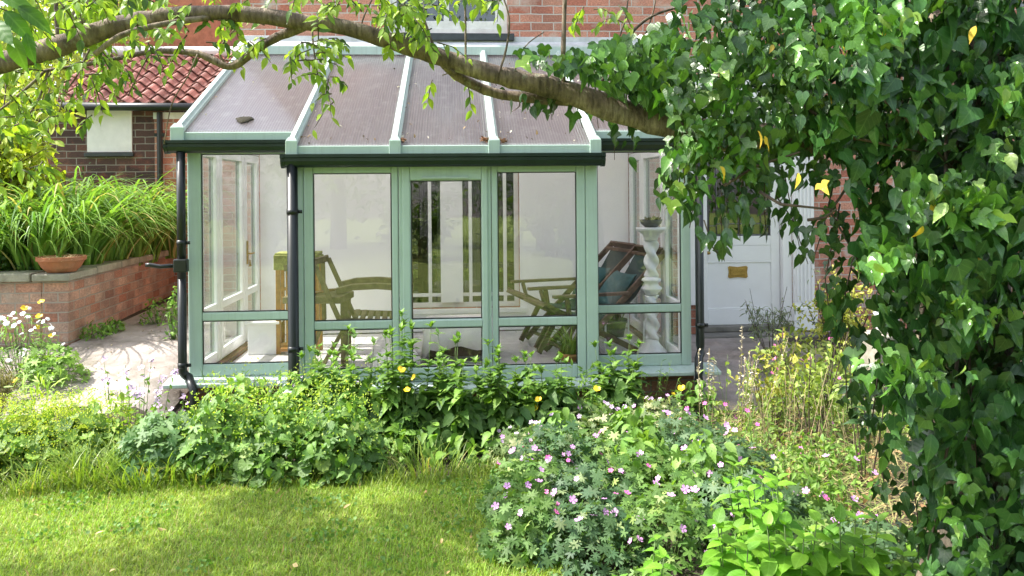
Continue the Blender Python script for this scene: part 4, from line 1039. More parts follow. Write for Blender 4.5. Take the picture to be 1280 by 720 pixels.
spires('pale lilac flowers on thin stalks at the path edge, left of the drainpipe', 165, 5.45, 13, .28, .38, .58, 'palelilac', 5, s=1.4)
spires('pale lilac flowers on thin stalks in front of the drainpipe foot', 232, 5.55, 7, .2, .22, .34, 'palelilac', 4, s=1.3)
herb('columbine', 'blue green columbine rosette with lobed leaves behind the grass tufts', 'plant', 200, 4.95, .3, .34, 330, PALM, (.07, .13), ((.07, .16, .055), (.16, .27, .11)), droop=.3, nst=40)
herb('leafy_perennial', 'fresh light green leafy plant behind the chartreuse froth', 'plant', 55, 5.5, .34, .44, 320, LANCE, (.05, .09), ((.18, .32, .05), (.32, .46, .08)), nst=40)
herb('leafy_perennial', 'fresh light green leafy plant between froth and lilac flowers', 'plant', 140, 5.35, .22, .40, 200, OVATE, (.03, .07), ((.18, .32, .05), (.32, .46, .08)), nst=30)
def tussock(label, px, Y, n, ln, Rr):
    t = thing('grass_tussock', label, 'grass clump', base(px, Y)); lb = LB(); a = rng.random(n)*6.3; r = Rr*np.sqrt(rng.random(n))
    blades(lb, np.column_stack([r*np.cos(a), r*np.sin(a), np.zeros(n)]), a+rng.normal(0, .7, n), rng.uniform(.5, 1.1, n)*ln, rng.uniform(.9, 1.5, n), rng.uniform(-.6, .6, n), rng.uniform(.005, .01, n), 5, tints(n, (.11, .2, .03), (.26, .36, .06), .08, (.4, .36, .15)))
    lb.build('blades', L_BLADE, t)
tussock('tuft of long grass at the lawn edge below the chartreuse froth', 110, 4.8, 260, .34, .16)
tussock('tuft of long grass at the lawn edge below the columbine', 175, 4.76, 300, .32, .2)
tussock('tuft of long grass between columbine and mallow', 245, 4.74, 200, .26, .16)
tussock('tuft of long grass at the lawn corner on the far left', 40, 4.76, 220, .26, .2)
tussock('tuft of long grass in front of the tall bellflowers', 530, 4.8, 180, .22, .22)
for px, Y, lab in ((275, 5.05, 'round leaved mallow left of the drainpipe, taller of the three'), (345, 4.98, 'round leaved mallow below the middle drainpipe'), (418, 4.95, 'round leaved mallow below the armchair window')):
    herb('mallow', lab, 'plant', px, Y-.13, .3, .40 if px < 300 else .33, 230, SCALL, (.04, .095), ((.07, .16, .035), (.16, .28, .06), .12, (.24, .36, .08)), extra=lambda lb: (dome(lb, 260, .3, .44, TOOTH, (.035, .075), ((.08, .19, .03), (.18, .32, .055)), droop=.3), dome(lb, 120, .3, .42, PALM, (.05, .09), ((.06, .15, .035), (.15, .27, .055)), droop=.3), froth(520, .28, .5, (.3, .44, .06), (.44, .56, .1), .018)(lb)), droop=.25, nst=30)
for px, Y, lab in ((300, 5.45, 'leafy green filler plant behind the left mallow'), (372, 5.5, 'leafy green filler plant at the foot of the middle drainpipe'), (450, 5.4, 'leafy green filler plant under the bay sill')):
    herb('leafy_perennial', lab, 'plant', px, Y, .3, .44, 330, TOOTH, (.05, .1), G_FRESH, flowers=(('palelilac', 5, .0, .05, 1.),), droop=.35, nst=35, extra=froth(160, .28, .48, (.3, .38, .08), (.42, .46, .1), .018))
def bellflower(label, px, Y, cnt, h0, h1, Rr, poppies=()):
    cnt += 3; h0 -= .02; h1 += .09; Rr *= 1.25
    b = base(px, Y); t = thing('bellflower', label, 'tall plant', b); st = Stems(); lb = LB()
    dome(lb, 60, Rr*1.6, .2, TOOTH, (.06, .1), G_FRESH, c=(0, -.22, 0)); dome(lb, 170, Rr*1.3, .36, TOOTH, (.08, .15), ((.045, .115, .025), (.105, .20, .042)), droop=.5)
    for _ in range(cnt):
        a = random.random()*6.28; q = math.sqrt(random.random())*Rr; hgt = random.uniform(h0, h1); p0 = Vector((q*.6*math.cos(a), q*.6*math.sin(a), 0)); p1 = Vector((q*math.cos(a), q*math.sin(a), hgt))
        st.add(p0, p1, .004, .03)
        n = 44; f = np.sort(rng.random(n))**.85; f[-9:] = rng.uniform(.95, 1.02, 9)
        P = np.array(p0)[None]*(1-f[:, None])+np.array(p1)[None]*f[:, None]
        az = np.arange(n)*2.4+rng.normal(0, .3, n); el = .1+.9*f**3+rng.normal(0, .25, n)
        tip = np.column_stack([np.cos(az)*np.cos(el), np.sin(az)*np.cos(el), np.sin(el)-.25*(1-f)])
        nr = np.column_stack([-np.cos(az)*np.sin(el), -np.sin(az)*np.sin(el), np.cos(el)+.2])
        lb.add(TOOTH, P, tip, nr, (.105*(1-f)**.7+.038)*rng.uniform(.8, 1.2, n), tints(n, (.07, .16, .03), (.17, .30, .05)))
    st.build(t); lb.build('foliage', L_SOFT, t); return t
bellflower('tall leafy bellflower spires in front of the armchair window', 432, 5.4, 4, .60, .72, .17)
bellflower('tall leafy bellflower spires before the mullion left of the casement', 503, 5.35, 6, .66, .80, .16)
bellflower('tall leafy bellflower spires below the middle casement', 556, 5.3, 6, .55, .70, .19)
bellflower('leafy bellflower spires below the mullion right of the casement', 628, 5.35, 6, .48, .64, .18)
bellflower('leafy bellflower spires in front of the right bay pane', 690, 5.4, 5, .44, .58, .18)
bellflower('short bellflower spires by the bay corner sill', 770, 5.65, 4, .44, .56, .15)
bellflower('short bellflower spires under the left side window sill', 395, 5.62, 4, .45, .58, .15)
def poppy(label, px, Y, spots, Rr=.14):
    b = base(px, Y); t = thing('welsh_poppy', label, 'poppy', b); st = Stems(); lb = LB(); dome(lb, 60, Rr, .25, PALM, (.04, .07), G_FRESH)
    for (fx, fy) in spots:
        p = at(fx, fy, Y+random.uniform(-.08, .08))-Vector(b); st.add((p.x*.3, 0, 0), p, .0022, .12, 4); add_flower(t, 'poppy', p, random.uniform(.6, .85), up=(random.gauss(0, .5), -.5, .8))
    lb.build('foliage', L_SOFT, t); st.build(t); return t
poppy('yellow poppies among the bellflowers before the casement mullion', 505, 5.15, [(501, 463), (509, 488), (518, 472)])
poppy('yellow poppies low under the right bay pane', 655, 5.2, [(628, 483), (673, 500), (670, 511), (664, 538)])
poppy('single yellow poppy against the bay corner sill', 742, 5.45, [(746, 487)])
poppy('yellow poppies in front of the right hand downpipe', 845, 5.5, [(852, 486), (841, 494), (838, 521)])
poppy('yellow poppy at the border end beside the brown shrub', 18, 5.6, [(20, 476)])
ger = [(655, 4.95, .24, .30, 'low pink geranium clump at the lawn corner under the bellflowers'), (735, 5.15, .34, .34, 'pale geranium mound below the bay corner'), (815, 5.15, .3, .33, 'pale geranium mound before the right downpipe'),
       (690, 4.6, .28, .32, 'geranium clump above the lawn edge, under the pale mounds'), (770, 4.55, .32, .36, 'geranium clump in the middle of the flower mass'), (860, 4.7, .3, .40, 'geranium clump beside the brick edge of the path'),
       (660, 4.15, .26, .30, 'geranium clump spilling onto the lawn'), (735, 4.05, .3, .40, 'bluish geranium clump above the two nearest lawn flowers'), (820, 4.1, .32, .42, 'geranium clump in front of the downpipe foot, near row'), (905, 4.3, .28, .36, 'geranium clump left of the straw'),
       (655, 3.7, .22, .26, 'nearest geranium clump on the lawn corner at the bottom'), (735, 3.6, .28, .34, 'geranium clump at the bottom behind the lime leaves'), (830, 3.55, .3, .38, 'geranium clump behind the lime leaves, mid row'), (930, 3.75, .3, .34, 'geranium clump between lime leaves and straw'), (1015, 3.6, .28, .30, 'geranium clump under the straw patch'), (1095, 3.35, .24, .26, 'geranium clump at the foot of the ivy')]
for i, (px, Y, r, h, lab) in enumerate(ger):
    pale = Y > 4.9
    tint = ((.085, .15, .05), (.17, .24, .09), .22, (.38, .41, .24)) if pale else (((.04, .10, .045), (.09, .165, .07), .1, (.24, .32, .16)) if i % 2 else ((.065, .15, .032), (.135, .24, .055), .1, (.24, .34, .1)))
    fl = (('pale', 10, .02, .08, .95), ('lilac', 3, .01, .06, .8)) if pale else (('lilac', 7, .0, .07, 1.), ('pink', 2, .0, .05, 1.))
    herb('geranium', lab, 'geranium', px, Y, r*1.1, h*(.62+.36*((i*37) % 7)/6), 430, PALM7 if i % 3 else PALM, (.045, .085), tint, flowers=fl, droop=.2, nst=40)
for px, Y, r, h, lab in ((700, 4.85, .2, .30, 'light green leafy plant poking up between the pale geraniums and the lawn corner'), (790, 4.85, .22, .33, 'light green leafy plant between the two pale geranium mounds'), (800, 4.3, .2, .37, 'light green leafy plant rising in the middle of the geraniums'), (880, 4.0, .22, .42, 'light green leafy plant between geraniums and straw')):
    herb('leafy_perennial', lab, 'plant', px, Y, r, h, 170, TOOTH, (.05, .1), ((.1, .22, .04), (.2, .34, .07)), droop=.35, nst=30)
# lime green leafy plants nearest the camera
def lime(label, px, Y, cnt, h0, h1, Rr, ls=.12):
    b = base(px, Y); t = thing('lime_leaved_plant', label, 'plant', b); st = Stems(); lb = LB()
    for _ in range(cnt):
        a = random.random()*6.28; q = math.sqrt(random.random())*Rr; hgt = random.uniform(h0, h1); p0 = Vector((q*.5*math.cos(a), q*.5*math.sin(a), 0)); p1 = Vector((q*math.cos(a), q*math.sin(a), hgt))
        st.add(p0, p1, .0045, .05, 4, 5); k = 6; rot = random.random()*PI
        for j in range(k):
            f = .35+.65*j/(k-1); P = p0.lerp(p1, f)
            for s in (0, 1):
                az = rot+j*PI/2+s*PI+random.gauss(0, .15); el = (.0 if j < k-1 else .6)+random.gauss(.12, .15)
                tp = (math.cos(az)*math.cos(el), math.sin(az)*math.cos(el), math.sin(el)-.1); nr = (-math.cos(az)*math.sin(el)*.5, -math.sin(az)*math.sin(el)*.5-.15, 1)
                sz = ls*(1.05-.55*(j/(k-1))**2)*random.uniform(.8, 1.2)
                lb.add(TOOTH if ls < .1 else LIMEL, np.array([P]), np.array([tp]), np.array([nr]), sz, tints(1, *G_LIME))
    st.build(t); lb.build('foliage', L_LIMEM, t); return t
LIMEL = leaf_shape([(.01, 0), (.16, .03), (.26, .14), (.31, .3), (.31, .45), (.27, .6), (.19, .76), (.09, .9), (0, 1.02)], .2, .35, ripple=.012)
L_LIMEM = leaf_mat('lime leaf', .5, .42, .9)
lime('lime green large leaved plant at the bottom, left one of the row', 915, 2.95, 7, .30, .44, .16)
lime('lime green large leaved plant at the bottom, tallest of the row', 985, 2.9, 8, .42, .56, .16)
lime('lime green large leaved plant at the bottom, beside the pink flowers', 1055, 2.85, 7, .38, .5, .15)
lime('lime green large leaved plant at the bottom under the ivy', 1125, 2.8, 6, .27, .38, .14)
lime('small lime green plant in the geraniums at the very bottom', 790, 3.0, 5, .22, .32, .13, .09)
lime('lime green plant behind the row with narrower leaves', 940, 3.3, 6, .40, .5, .14, .095)
def wisps(label, px, Y, cnt, h0, h1, Rr, tint=G_FRESH, ls=(.025, .05), cat='plant', name='wispy_perennial', fl=None, shp=LANCE):
    b = base(px, Y); t = thing(name, label, cat, b); st = Stems(); lb = LB()
    for _ in range(cnt):
        a = random.random()*6.28; q = math.sqrt(random.random())*Rr; p0 = Vector((q*.7*math.cos(a), q*.7*math.sin(a), 0)); p1 = Vector((q*math.cos(a)+random.gauss(0, .05), q*math.sin(a)+random.gauss(0, .05), random.uniform(h0, h1)))
        st.add(p0, p1, .0022, .12, 4); n = 16; f = rng.uniform(.2, 1.02, n); P = np.array(p0)[None]*(1-f[:, None])+np.array(p1)[None]*f[:, None]
        lb.add(shp, P, unit(rdir(n, .2)), rdir(n, .9), rng.uniform(*ls, n), tints(n, *tint))
        if fl and random.random() < .28: add_flower(t, fl, p1, random.uniform(.7, 1.))
    st.build(t); lb.build('foliage', L_SOFT, t); return t
for px, Y, c, h0, h1, r, lab in ((60, 5.35, 14, .3, .46, .3, 'wispy green stems above the far left border'), (300, 5.6, 14, .45, .62, .25, 'wispy green stems under the left side window'), (360, 5.3, 12, .45, .62, .2, 'wispy green stems in front of the middle drainpipe'), (470, 5.6, 12, .5, .68, .2, 'wispy green stems under the armchair window'), (590, 5.6, 12, .45, .62, .22, 'wispy green stems under the casement'), (715, 5.6, 12, .42, .6, .2, 'wispy green stems at the right bay corner'), (800, 5.7, 12, .4, .55, .25, 'wispy green stems under the right side window')):
    wisps(lab, px, Y, c, h0-.12, h1-.09, r, shp=OVATE if px % 20 else LANCE)
YG = ((.16, .27, .05), (.32, .40, .11))
for px, Y, c, h0, h1, r, lab, ti in ((930, 5.2, 16, .3, .6, .25, 'thin green weeds among the seed stalks', YG), (985, 5.4, 18, .35, .7, .25, 'thin yellow green weeds behind the young shrub', YG), (1040, 5.2, 18, .3, .6, .25, 'thin yellow green weeds right of the young shrub', YG), (900, 4.7, 16, .2, .4, .22, 'low green weeds between geraniums and seed stalks', G_FRESH), (960, 4.5, 18, .15, .38, .28, 'low green weeds in the straw below the young shrub', G_FRESH), (1030, 4.4, 16, .15, .4, .25, 'low green weeds in the straw beside the dark sapling', G_FRESH), (1090, 4.9, 16, .2, .5, .25, 'thin weeds at the ivy edge over the straw', YG), (975, 4.05, 14, .15, .35, .2, 'low green weeds with pink flowers above the lime leaves', G_FRESH), (1050, 3.9, 14, .15, .33, .2, 'low green weeds with pink flowers between lime leaves and ivy', G_FRESH)):
    wisps(lab, px, Y, c, h0, h1, r, ti, name='garden_weed', cat='weed', shp=OVATE if px % 20 else LANCE, fl='lilac' if 'pink' in lab else ('pink' if 'low' in lab else None))
for px, Y, r, h, lab in ((945, 4.85, .3, .22, 'low mixed greenery in the dry grass behind the geraniums'), (1020, 4.65, .3, .2, 'low mixed greenery in the dry grass under the young shrub'), (1000, 5.5, .35, .3, 'pale green undergrowth behind the seed stalks'), (1080, 5.4, .3, .34, 'pale green undergrowth beside the ivy, behind the straw'), (985, 4.2, .22, .2, 'low mixed greenery above the tallest lime plant')):
    herb('undergrowth_plant', lab, 'plant', px, Y, r, h, 260, OVATE, (.025, .06), ((.12, .21, .045), (.26, .35, .1)), droop=.2, nst=40)
# straw and dead stalks
n = 4200; sx = rng.uniform(1.05, 3.0, n); sy = rng.uniform(3.7, 6.0, n); lbs = LB()
keep = (sx > xat(905, 1)*sy*.97) & (sx < xat(1165, 1)*sy); sx, sy = sx[keep], sy[keep]; n = len(sx)
blades(lbs, np.column_stack([sx, sy, gz(sx, sy)+rng.random(n)*.06]), rng.random(n)*6.3, rng.uniform(.10, .38, n), rng.uniform(-.05, .6, n), rng.uniform(-.5, .2, n), rng.uniform(.003, .008, n), 4, tints(n, (.24, .19, .09), (.42, .36, .19), .35, (.2, .28, .07)))
o = lbs.build('straw_mulch', L_DRY); o['kind'] = 'stuff'
lbs = LB(); n = 420; sx = rng.uniform(1.2, 2.9, n); sy = rng.uniform(3.6, 6, n); k = (sx > xat(930, 1)*sy) & (sx < xat(1150, 1)*sy); sx, sy = sx[k], sy[k]; n = len(sx)
lbs.add(OVATE, np.column_stack([sx, sy, gz(sx, sy)+.04+.05*rng.random(n)]), rdir(n), rdir(n, 1.5), rng.uniform(.03, .07, n), tints(n, (.3, .17, .08), (.5, .33, .18))); o = lbs.build('leaf_litter', L_DRY); o['kind'] = 'stuff'
def stalks(label, px, Y, cnt, h0, h1, Rr, name='dry_seed_stalks', seeds=True):
    b = base(px, Y); t = thing(name, label, 'dried stalks', b); st = Stems(); lb = LB()
    for _ in range(cnt):
        a = random.random()*6.28; q = math.sqrt(random.random())*Rr; hgt = random.uniform(h0, h1); p0 = Vector((q*.7*math.cos(a), q*.7*math.sin(a), 0)); p1 = Vector((q*math.cos(a)+random.gauss(0, .05), q*math.sin(a), hgt)); st.add(p0, p1, .003, .06, 4)
        if seeds:
            n = 40; f = rng.uniform(.45, 1., n); P = np.array(p0)[None]*(1-f[:, None])+np.array(p1)[None]*f[:, None]; lb.add(DIAM, P, rdir(n, .3), rdir(n), rng.uniform(.012, .026, n), tints(n, (.42, .38, .3), (.6, .56, .46)))
    st.build(t, M['drystem']); 
    if seeds: lb.build('seed_heads', L_DRY, t)
stalks('pale dry seed stalks standing before the grey path', 925, 5.1, 6, .55, .80, .13)
stalks('pale dry seed stalks beside the right downpipe foot', 882, 5.3, 4, .45, .70, .10)
stalks('bare straw coloured stalks in the dry grass', 980, 4.9, 22, .3, .62, .3, 'dry_stalks', False)
stalks('bare straw coloured stalks beside the ivy', 1075, 4.6, 22, .25, .55, .3, 'dry_stalks', False)
def shrub(name, label, px, Y, h, Rr, nst, n, shape, size, tint, mat=None, cat='shrub', z0=.25, twig=None, group=None, loc=None, spread=.35):
    b = loc or base(px, Y); t = thing(name, label, cat, b, 0, group); st = Stems(); lb = LB(); tips = []
    for _ in range(nst):
        a = random.random()*6.28; q = Rr*math.sqrt(random.random()); p1 = Vector((q*math.cos(a), q*math.sin(a), h*random.uniform(.6, 1.05))); p0 = p1*.12; p0.z = 0
        st.add(p0, p1, .006*h, .12, 5, 4); tips.append((p0, p1))
        for _ in range(3):
            f = random.uniform(.35, .8); c = p0.lerp(p1, f); e = c+Vector((random.gauss(0, .12), random.gauss(0, .12), random.uniform(.05, .22)))*h; st.add(c, e, .003*h, .1, 3); tips.append((c, e))
    per = n//len(tips)+1
    for p0, p1 in tips:
        f = rng.random(per)**.6; P = np.array(p0)[None]*(1-f[:, None])+np.array(p1)[None]*f[:, None]+rng.normal(0, .03*h, (per, 3)); P = P[P[:, 2] > z0*h]
        m = len(P); tip = unit(rdir(m)+np.array([0, 0, -.25])); s = rng.uniform(*size, m)
        lb.add(shape, P, tip, unit(rdir(m)*.6+np.array([0, -.3, .9])), s, tints(m, *tint))
    st.build(t, twig or M['twig'], 'branches'); lb.build('foliage', mat or L_SMALL, t); return t
shrub('young_shrub', 'young shrub with pale yellow green leaves standing in the dry grass', 1010, 5.0, .82, .26, 9, 420, OVATE, (.03, .06), ((.17, .27, .05), (.32, .40, .1)))
shrub('young_shrub', 'thin yellow leaved sapling between seed stalks and the young shrub', 960, 5.3, .8, .2, 6, 240, OVATE, (.03, .055), ((.3, .34, .06), (.48, .46, .12)))
shrub('sapling', 'dark stemmed sapling with glossy dark leaves in front of the straw', 1078, 4.3, .84, .14, 4, 90, IVYN, (.06, .1), ((.02, .05, .02), (.04, .09, .03)), L_IVY, z0=.45)
shrub('grey_leaved_shrub', 'wispy grey green shrub in front of the white door', 962, 7.3, .66, .24, 9, 380, LANCE, (.04, .08), ((.13, .18, .13), (.24, .28, .2)))
shrub('euonymus', 'variegated yellow euonymus bush against the brick beside the door', 1045, 7.0, .92, .38, 16, 1500, OVATE, (.03, .055), ((.34, .38, .06), (.55, .55, .16), .2, (.1, .17, .03)))
shrub('euonymus', 'yellow green bush in the shade behind the ivy', 1085, 5.9, .62, .36, 12, 900, OVATE, (.03, .055), ((.2, .27, .05), (.42, .44, .14), .3, (.07, .13, .03)))
herb('leafy_perennial', 'green leaves at the foot of the right downpipe', 'plant', 872, 5.75, .12, .3, 70, TOOTH, (.05, .09), G_FRESH)
herb('leafy_perennial', 'light green weeds at the foot of the euonymus by the door', 'plant', 1005, 6.6, .4, .4, 330, TOOTH, (.04, .08), ((.16, .24, .05), (.34, .38, .1)))
# white planter with a yellow flower glimpsed through the ivy
t = thing('white_planter', 'white scroll patterned planter with a yellow flower, glimpsed through the ivy', 'planter', tuple(at(1108, 391, 5.6)-Vector((0, 0, .145))))
mb = MB(); mb.lathe([(0, 0), (.055, 0), (.075, .03), (.085, .09), (.08, .13), (.088, .145), (.075, .145), (.07, .11), (0, .1)], n=24, mod=lambda i, tt, z: 1+.05*math.sin(6*tt+z*30)); mb.build('pot', M['ceramic'], t, smooth=True)
add_flower(t, 'poppy', Vector((.0, -.05, .165)), 1.2, up=(0, -.8, .5)); st = Stems(); st.add((0, 0, .1), (0, -.05, .16), .003); st.build(t)
pp = at(1108, 391, 5.6); t = thing('brick_pedestal', 'sandy stone block carrying the white planter behind the ivy', 'stone block', (pp.x, 5.6, 0))
mb = MB(); mb.box(-.14, .14, -.12, .12, -.02, pp.z-.146-.045); mb.build('block', M['stone'], t, bevel=.01); mb = MB(); mb.box(-.16, .16, -.14, .14, pp.z-.146-.044, pp.z-.146); mb.build('cap', M['stone'], t, bevel=.008)
# --- left corner by the bed wall
t = herb('candytuft', 'white flower heads over green leaves at the corner of the brick wall', 'flowering plant', 24, 6.4, .3, .46, 360, LANCE, (.04, .08), G_FRESH, flowers=(('umbel', 34, .0, .09, .72),), nst=40)
herb('leafy_perennial', 'fresh green clump with lobed leaves at the foot of the brick wall corner', 'plant', 62, 6.25, .26, .27, 260, PALM, (.05, .09), ((.13, .25, .04), (.22, .36, .07)))
poppy('yellow poppies at the corner of the brick wall', 55, 6.4, [(49, 396), (46, 409), (64, 420), (30, 386), (52, 378)], .2)
shrub('brown_shrub', 'brownish twiggy shrub at the left edge of the path', -5, 5.8, .42, .3, 16, 800, LANCE, (.03, .06), ((.12, .12, .05), (.22, .2, .09)), z0=.1)
for px, Y, r, h, lab in ((195, 8.0, .16, .26, 'weed growing at the path edge near the spout'), (118, 7.35, .14, .14, 'low weed at the foot of the bed wall'), (140, 7.6, .1, .12, 'tiny weed along the bed wall'), (216, 7.2, .08, .48, 'tall thin weed beside the drainpipe')):
    herb('weed', lab, 'weed', px, Y, r, h, 110, OVATE, (.03, .06), G_FRESH)
herb('ground_ivy', 'dark trailing plant on the bed corner behind the terracotta bowl', 'plant', 12, 7.55, .4, .2, 300, SCALL, (.03, .05), ((.03, .07, .02), (.07, .13, .04)))
bpy.data.objects['ground_ivy'].location.z = .93
# daylilies in the raised bed
def daylily(n, ln):
    t = thing('daylily', 'arching strap leaved daylily clump in the raised bed', 'daylily', (0, 0, 0), 0, 'daylilies filling the raised bed'); lb = LB(); a = rng.random(n)*6.3; r = .16*np.sqrt(rng.random(n))
    blades(lb, np.column_stack([r*np.cos(a), r*np.sin(a), np.zeros(n)]), a+rng.normal(0, .5, n), rng.uniform(.65, 1.1, n)*ln, rng.uniform(1.2, 1.55, n), rng.uniform(-1.5, -.6, n), rng.uniform(.02, .036, n), 9, tints(n, (.09, .21, .04), (.25, .41, .085), .07, (.45, .4, .18)))
    lb.build('leaves', L_BLADE, t); return t
protos = [daylily(150, 1.35), daylily(135, 1.25), daylily(150, 1.45)]
spots = []
for j, y in enumerate((7.55, 7.95, 8.4, 8.9, 9.4, 9.85)):
    for i in range(5):
        spots.append((-3.62-.36*i+random.uniform(-.08, .08)-(.15 if j == 0 else 0), y+random.uniform(-.12, .12)))
for i, (x, y) in enumerate(spots):
    o = protos[i] if i < 3 else copy_tree(protos[i % 3])
    o.location = (x, y, .92); o.rotation_euler = (0, 0, random.random()*6.3); s = random.uniform(1.0, 1.25)*(.8 if y < 7.7 else 1); o.scale = (s, s, s)
# shrubs beyond the bed at the left edge
shrub('viburnum', 'yellow green large leaved shrub at the left edge above the daylilies', 10, 8.3, 2.3, .85, 20, 2600, OVATE, (.08, .15), ((.2, .3, .03), (.42, .48, .06)), L_SOFT, loc=(xat(-18, 8.3), 8.3, .9), z0=.15)
shrub('dark_shrub', 'dark evergreen shrub behind the yellow green one', 40, 10.5, 1.9, .7, 12, 1500, OVATE, (.05, .09), ((.03, .07, .02), (.08, .13, .04)), loc=(xat(22, 10.4), 10.4, .4), z0=.05)
def tree(name, label, loc, h, Rr, n, ls, tint, group=None, trunk=.13, zc=.62, cat='tree', flat=.8):
    t = thing(name, label, cat, loc, 0, group); mb = MB(); mb.tube([(0, 0, -.1), (.03, .02, h*.25), (-.05, .04, h*.5), (.05, 0, h*.8)], [trunk*1.3, trunk, trunk*.8, trunk*.3], 10)
    cl = []
    for i in range(26):
        d = rdir(1, .1)[0]; p = Vector((d[0]*Rr*.8, d[1]*Rr*.8, h*zc+d[2]*Rr*flat)); q = Vector((0, .03, h*random.uniform(.3, .6))); mb.tube([q, q.lerp(p, .5)+Vector((0, 0, -.1)), p], [trunk*.35, trunk*.2, trunk*.06], 5); cl.append(p)
    mb.build('trunk', M['twig'], t, smooth=True); lb = LB(); c = np.array(cl)[rng.integers(0, len(cl), n)]
    P = c+rng.normal(0, Rr*.24, (n, 3)); lb.add(DIAM if ls > .07 else OVATE, P, unit(rdir(n)+np.array([0, 0, -.4])), rdir(n, .8), rng.uniform(.6, 1.3, n)*ls, tints(n, *tint)); lb.build('crown', L_SMALL, t); return t
tree('garden_tree', 'pale leaved tree with airy crown behind the boundary at the upper left', (xat(20, 12.3), 12.3, .3), 6.4, 1.7, 9000, .10, ((.18, .26, .05), (.38, .44, .12)), zc=.6)
tree('garden_tree', 'taller tree far behind, its crown above the pantiles', (xat(110, 21), 21.0, .3), 8.5, 2.8, 4500, .2, ((.12, .19, .05), (.28, .34, .1)))
tree('garden_tree', 'dark bushy tree beyond the left edge of the garden', (xat(-70, 14), 14.0, .3), 5, 2.0, 3800, .15, ((.05, .1, .03), (.14, .2, .06)), zc=.5)
for x, y, h, r in ((-9, -9, 8, 3.2), (-3.5, -12, 9, 3.6), (2.5, -10.5, 7.5, 3.2), (8, -9, 9, 3.6), (13, -3, 8, 3)):
    tree('lawn_tree', 'leafy tree across the lawn behind the viewer, seen only as a reflection in the glass', (x, y, 0), h, r, 3600, .3, ((.06, .12, .025), (.16, .24, .05)), 'trees across the lawn', trunk=.2, zc=.55)
for x in (-8, -4.5, -1, 2.5, 6):
    shrub('hedge_shrub', 'dense hedge shrub across the lawn, seen only as a reflection in the glass', 0, 0, 1.7, 1.6, 12, 900, DIAM, (.14, .3), ((.04, .08, .02), (.1, .16, .04)), loc=(x, -8.0+random.uniform(-.4, .4), 0), group='hedge across the lawn', z0=.02)

# fallen leaves and clover on the lawn
lbs = LB(); n = 46; fx = rng.uniform(-3, .4, n); fy = rng.uniform(3.3, 4.6, n); lbs.add(OVATE, np.column_stack([fx, fy, np.full(n, .055)]), rdir(n), rdir(n, 1.6), rng.uniform(.02, .045, n), tints(n, (.35, .22, .1), (.55, .42, .22))); o = lbs.build('leaf_litter', L_DRY); o['kind'] = 'stuff'
lbs = LB(); n = 900; cc = rng.integers(0, 24, n); cxy = np.column_stack([rng.uniform(-3, .45, 24), rng.uniform(3.3, 4.65, 24)])[cc]+rng.normal(0, .07, (n, 2)); lbs.add(SCALL, np.column_stack([cxy, np.full(n, .05)+rng.random(n)*.012]), rdir(n), rdir(n, 2.), rng.uniform(.012, .022, n), tints(n, (.08, .18, .03), (.16, .3, .06))); o = lbs.build('clover', L_SMALL); o['kind'] = 'stuff'
lbs = LB(); n = 420; fx = rng.uniform(-3.25, -2.1, n); fy = rng.uniform(6., 10, n); k = rng.random(n) < .35+.65*np.exp(-(fx+3.3)*4); fx, fy = fx[k], fy[k]; n = len(fx); lbs.add(OVATE, np.column_stack([fx, fy, gz(fx, fy)+.024]), rdir(n), rdir(n, 2.), rng.uniform(.008, .026, n), tints(n, (.16, .11, .05), (.5, .42, .3), .2, (.2, .3, .06))); o = lbs.build('leaf_litter', L_DRY); o['kind'] = 'stuff'
# lawn grass
def grass(n, x0, x1, y0, y1, ln, w, K=2):
    x = rng.uniform(x0, x1, n); y = rng.uniform(y0, y1, n)
    k = np.array([lawn_keep(a, b-.05) for a, b in zip(x, y)]); x, y = x[k], y[k]; n = len(x)
    pat = np.sin(x*2.7+1.3*np.sin(y*3.1))*np.sin(y*4.1+np.sin(x*5))*.5+.5
    c = tints(n, (.16, .31, .035), (.31, .46, .06))*(1-.35*pat[:, None])+np.array([.34, .36, .09])*.35*pat[:, None]
    dry = rng.random(n) < .12; c[dry] = np.array([.42, .38, .16])*rng.uniform(.7, 1.1, (dry.sum(), 1))
    blades(LG, np.column_stack([x, y, gz(x, y)+.028]), rng.random(n)*6.3, rng.uniform(.5, 1.2, n)*ln*(1+.8*(rng.random(n) < .06)), rng.uniform(.2, 1.5, n), rng.uniform(-.7, .9, n), np.full(n, w), K, c)
LG = LB(); grass(125000, -3.4, .52, 3.2, 4.8, .032, .0038); grass(26000, -5.5, 1.2, 1.5, 4.8, .042, .006, 1)
n = 2600; gx = rng.uniform(-3.4, .4, n); gy = 4.64+.05*np.sin(gx*3.1)+.03*np.sin(gx*7.7)+rng.normal(.02, .06, n)
blades(LG, np.column_stack([gx, gy, gz(gx, gy)+.02]), rng.random(n)*6.3, rng.uniform(.05, .14, n), rng.uniform(.9, 1.5, n), rng.uniform(-.4, .6, n), np.full(n, .005), 3, tints(n, (.12, .2, .03), (.26, .34, .06)))
o = LG.build('lawn_grass', L_GRASS); o['kind'] = 'stuff'

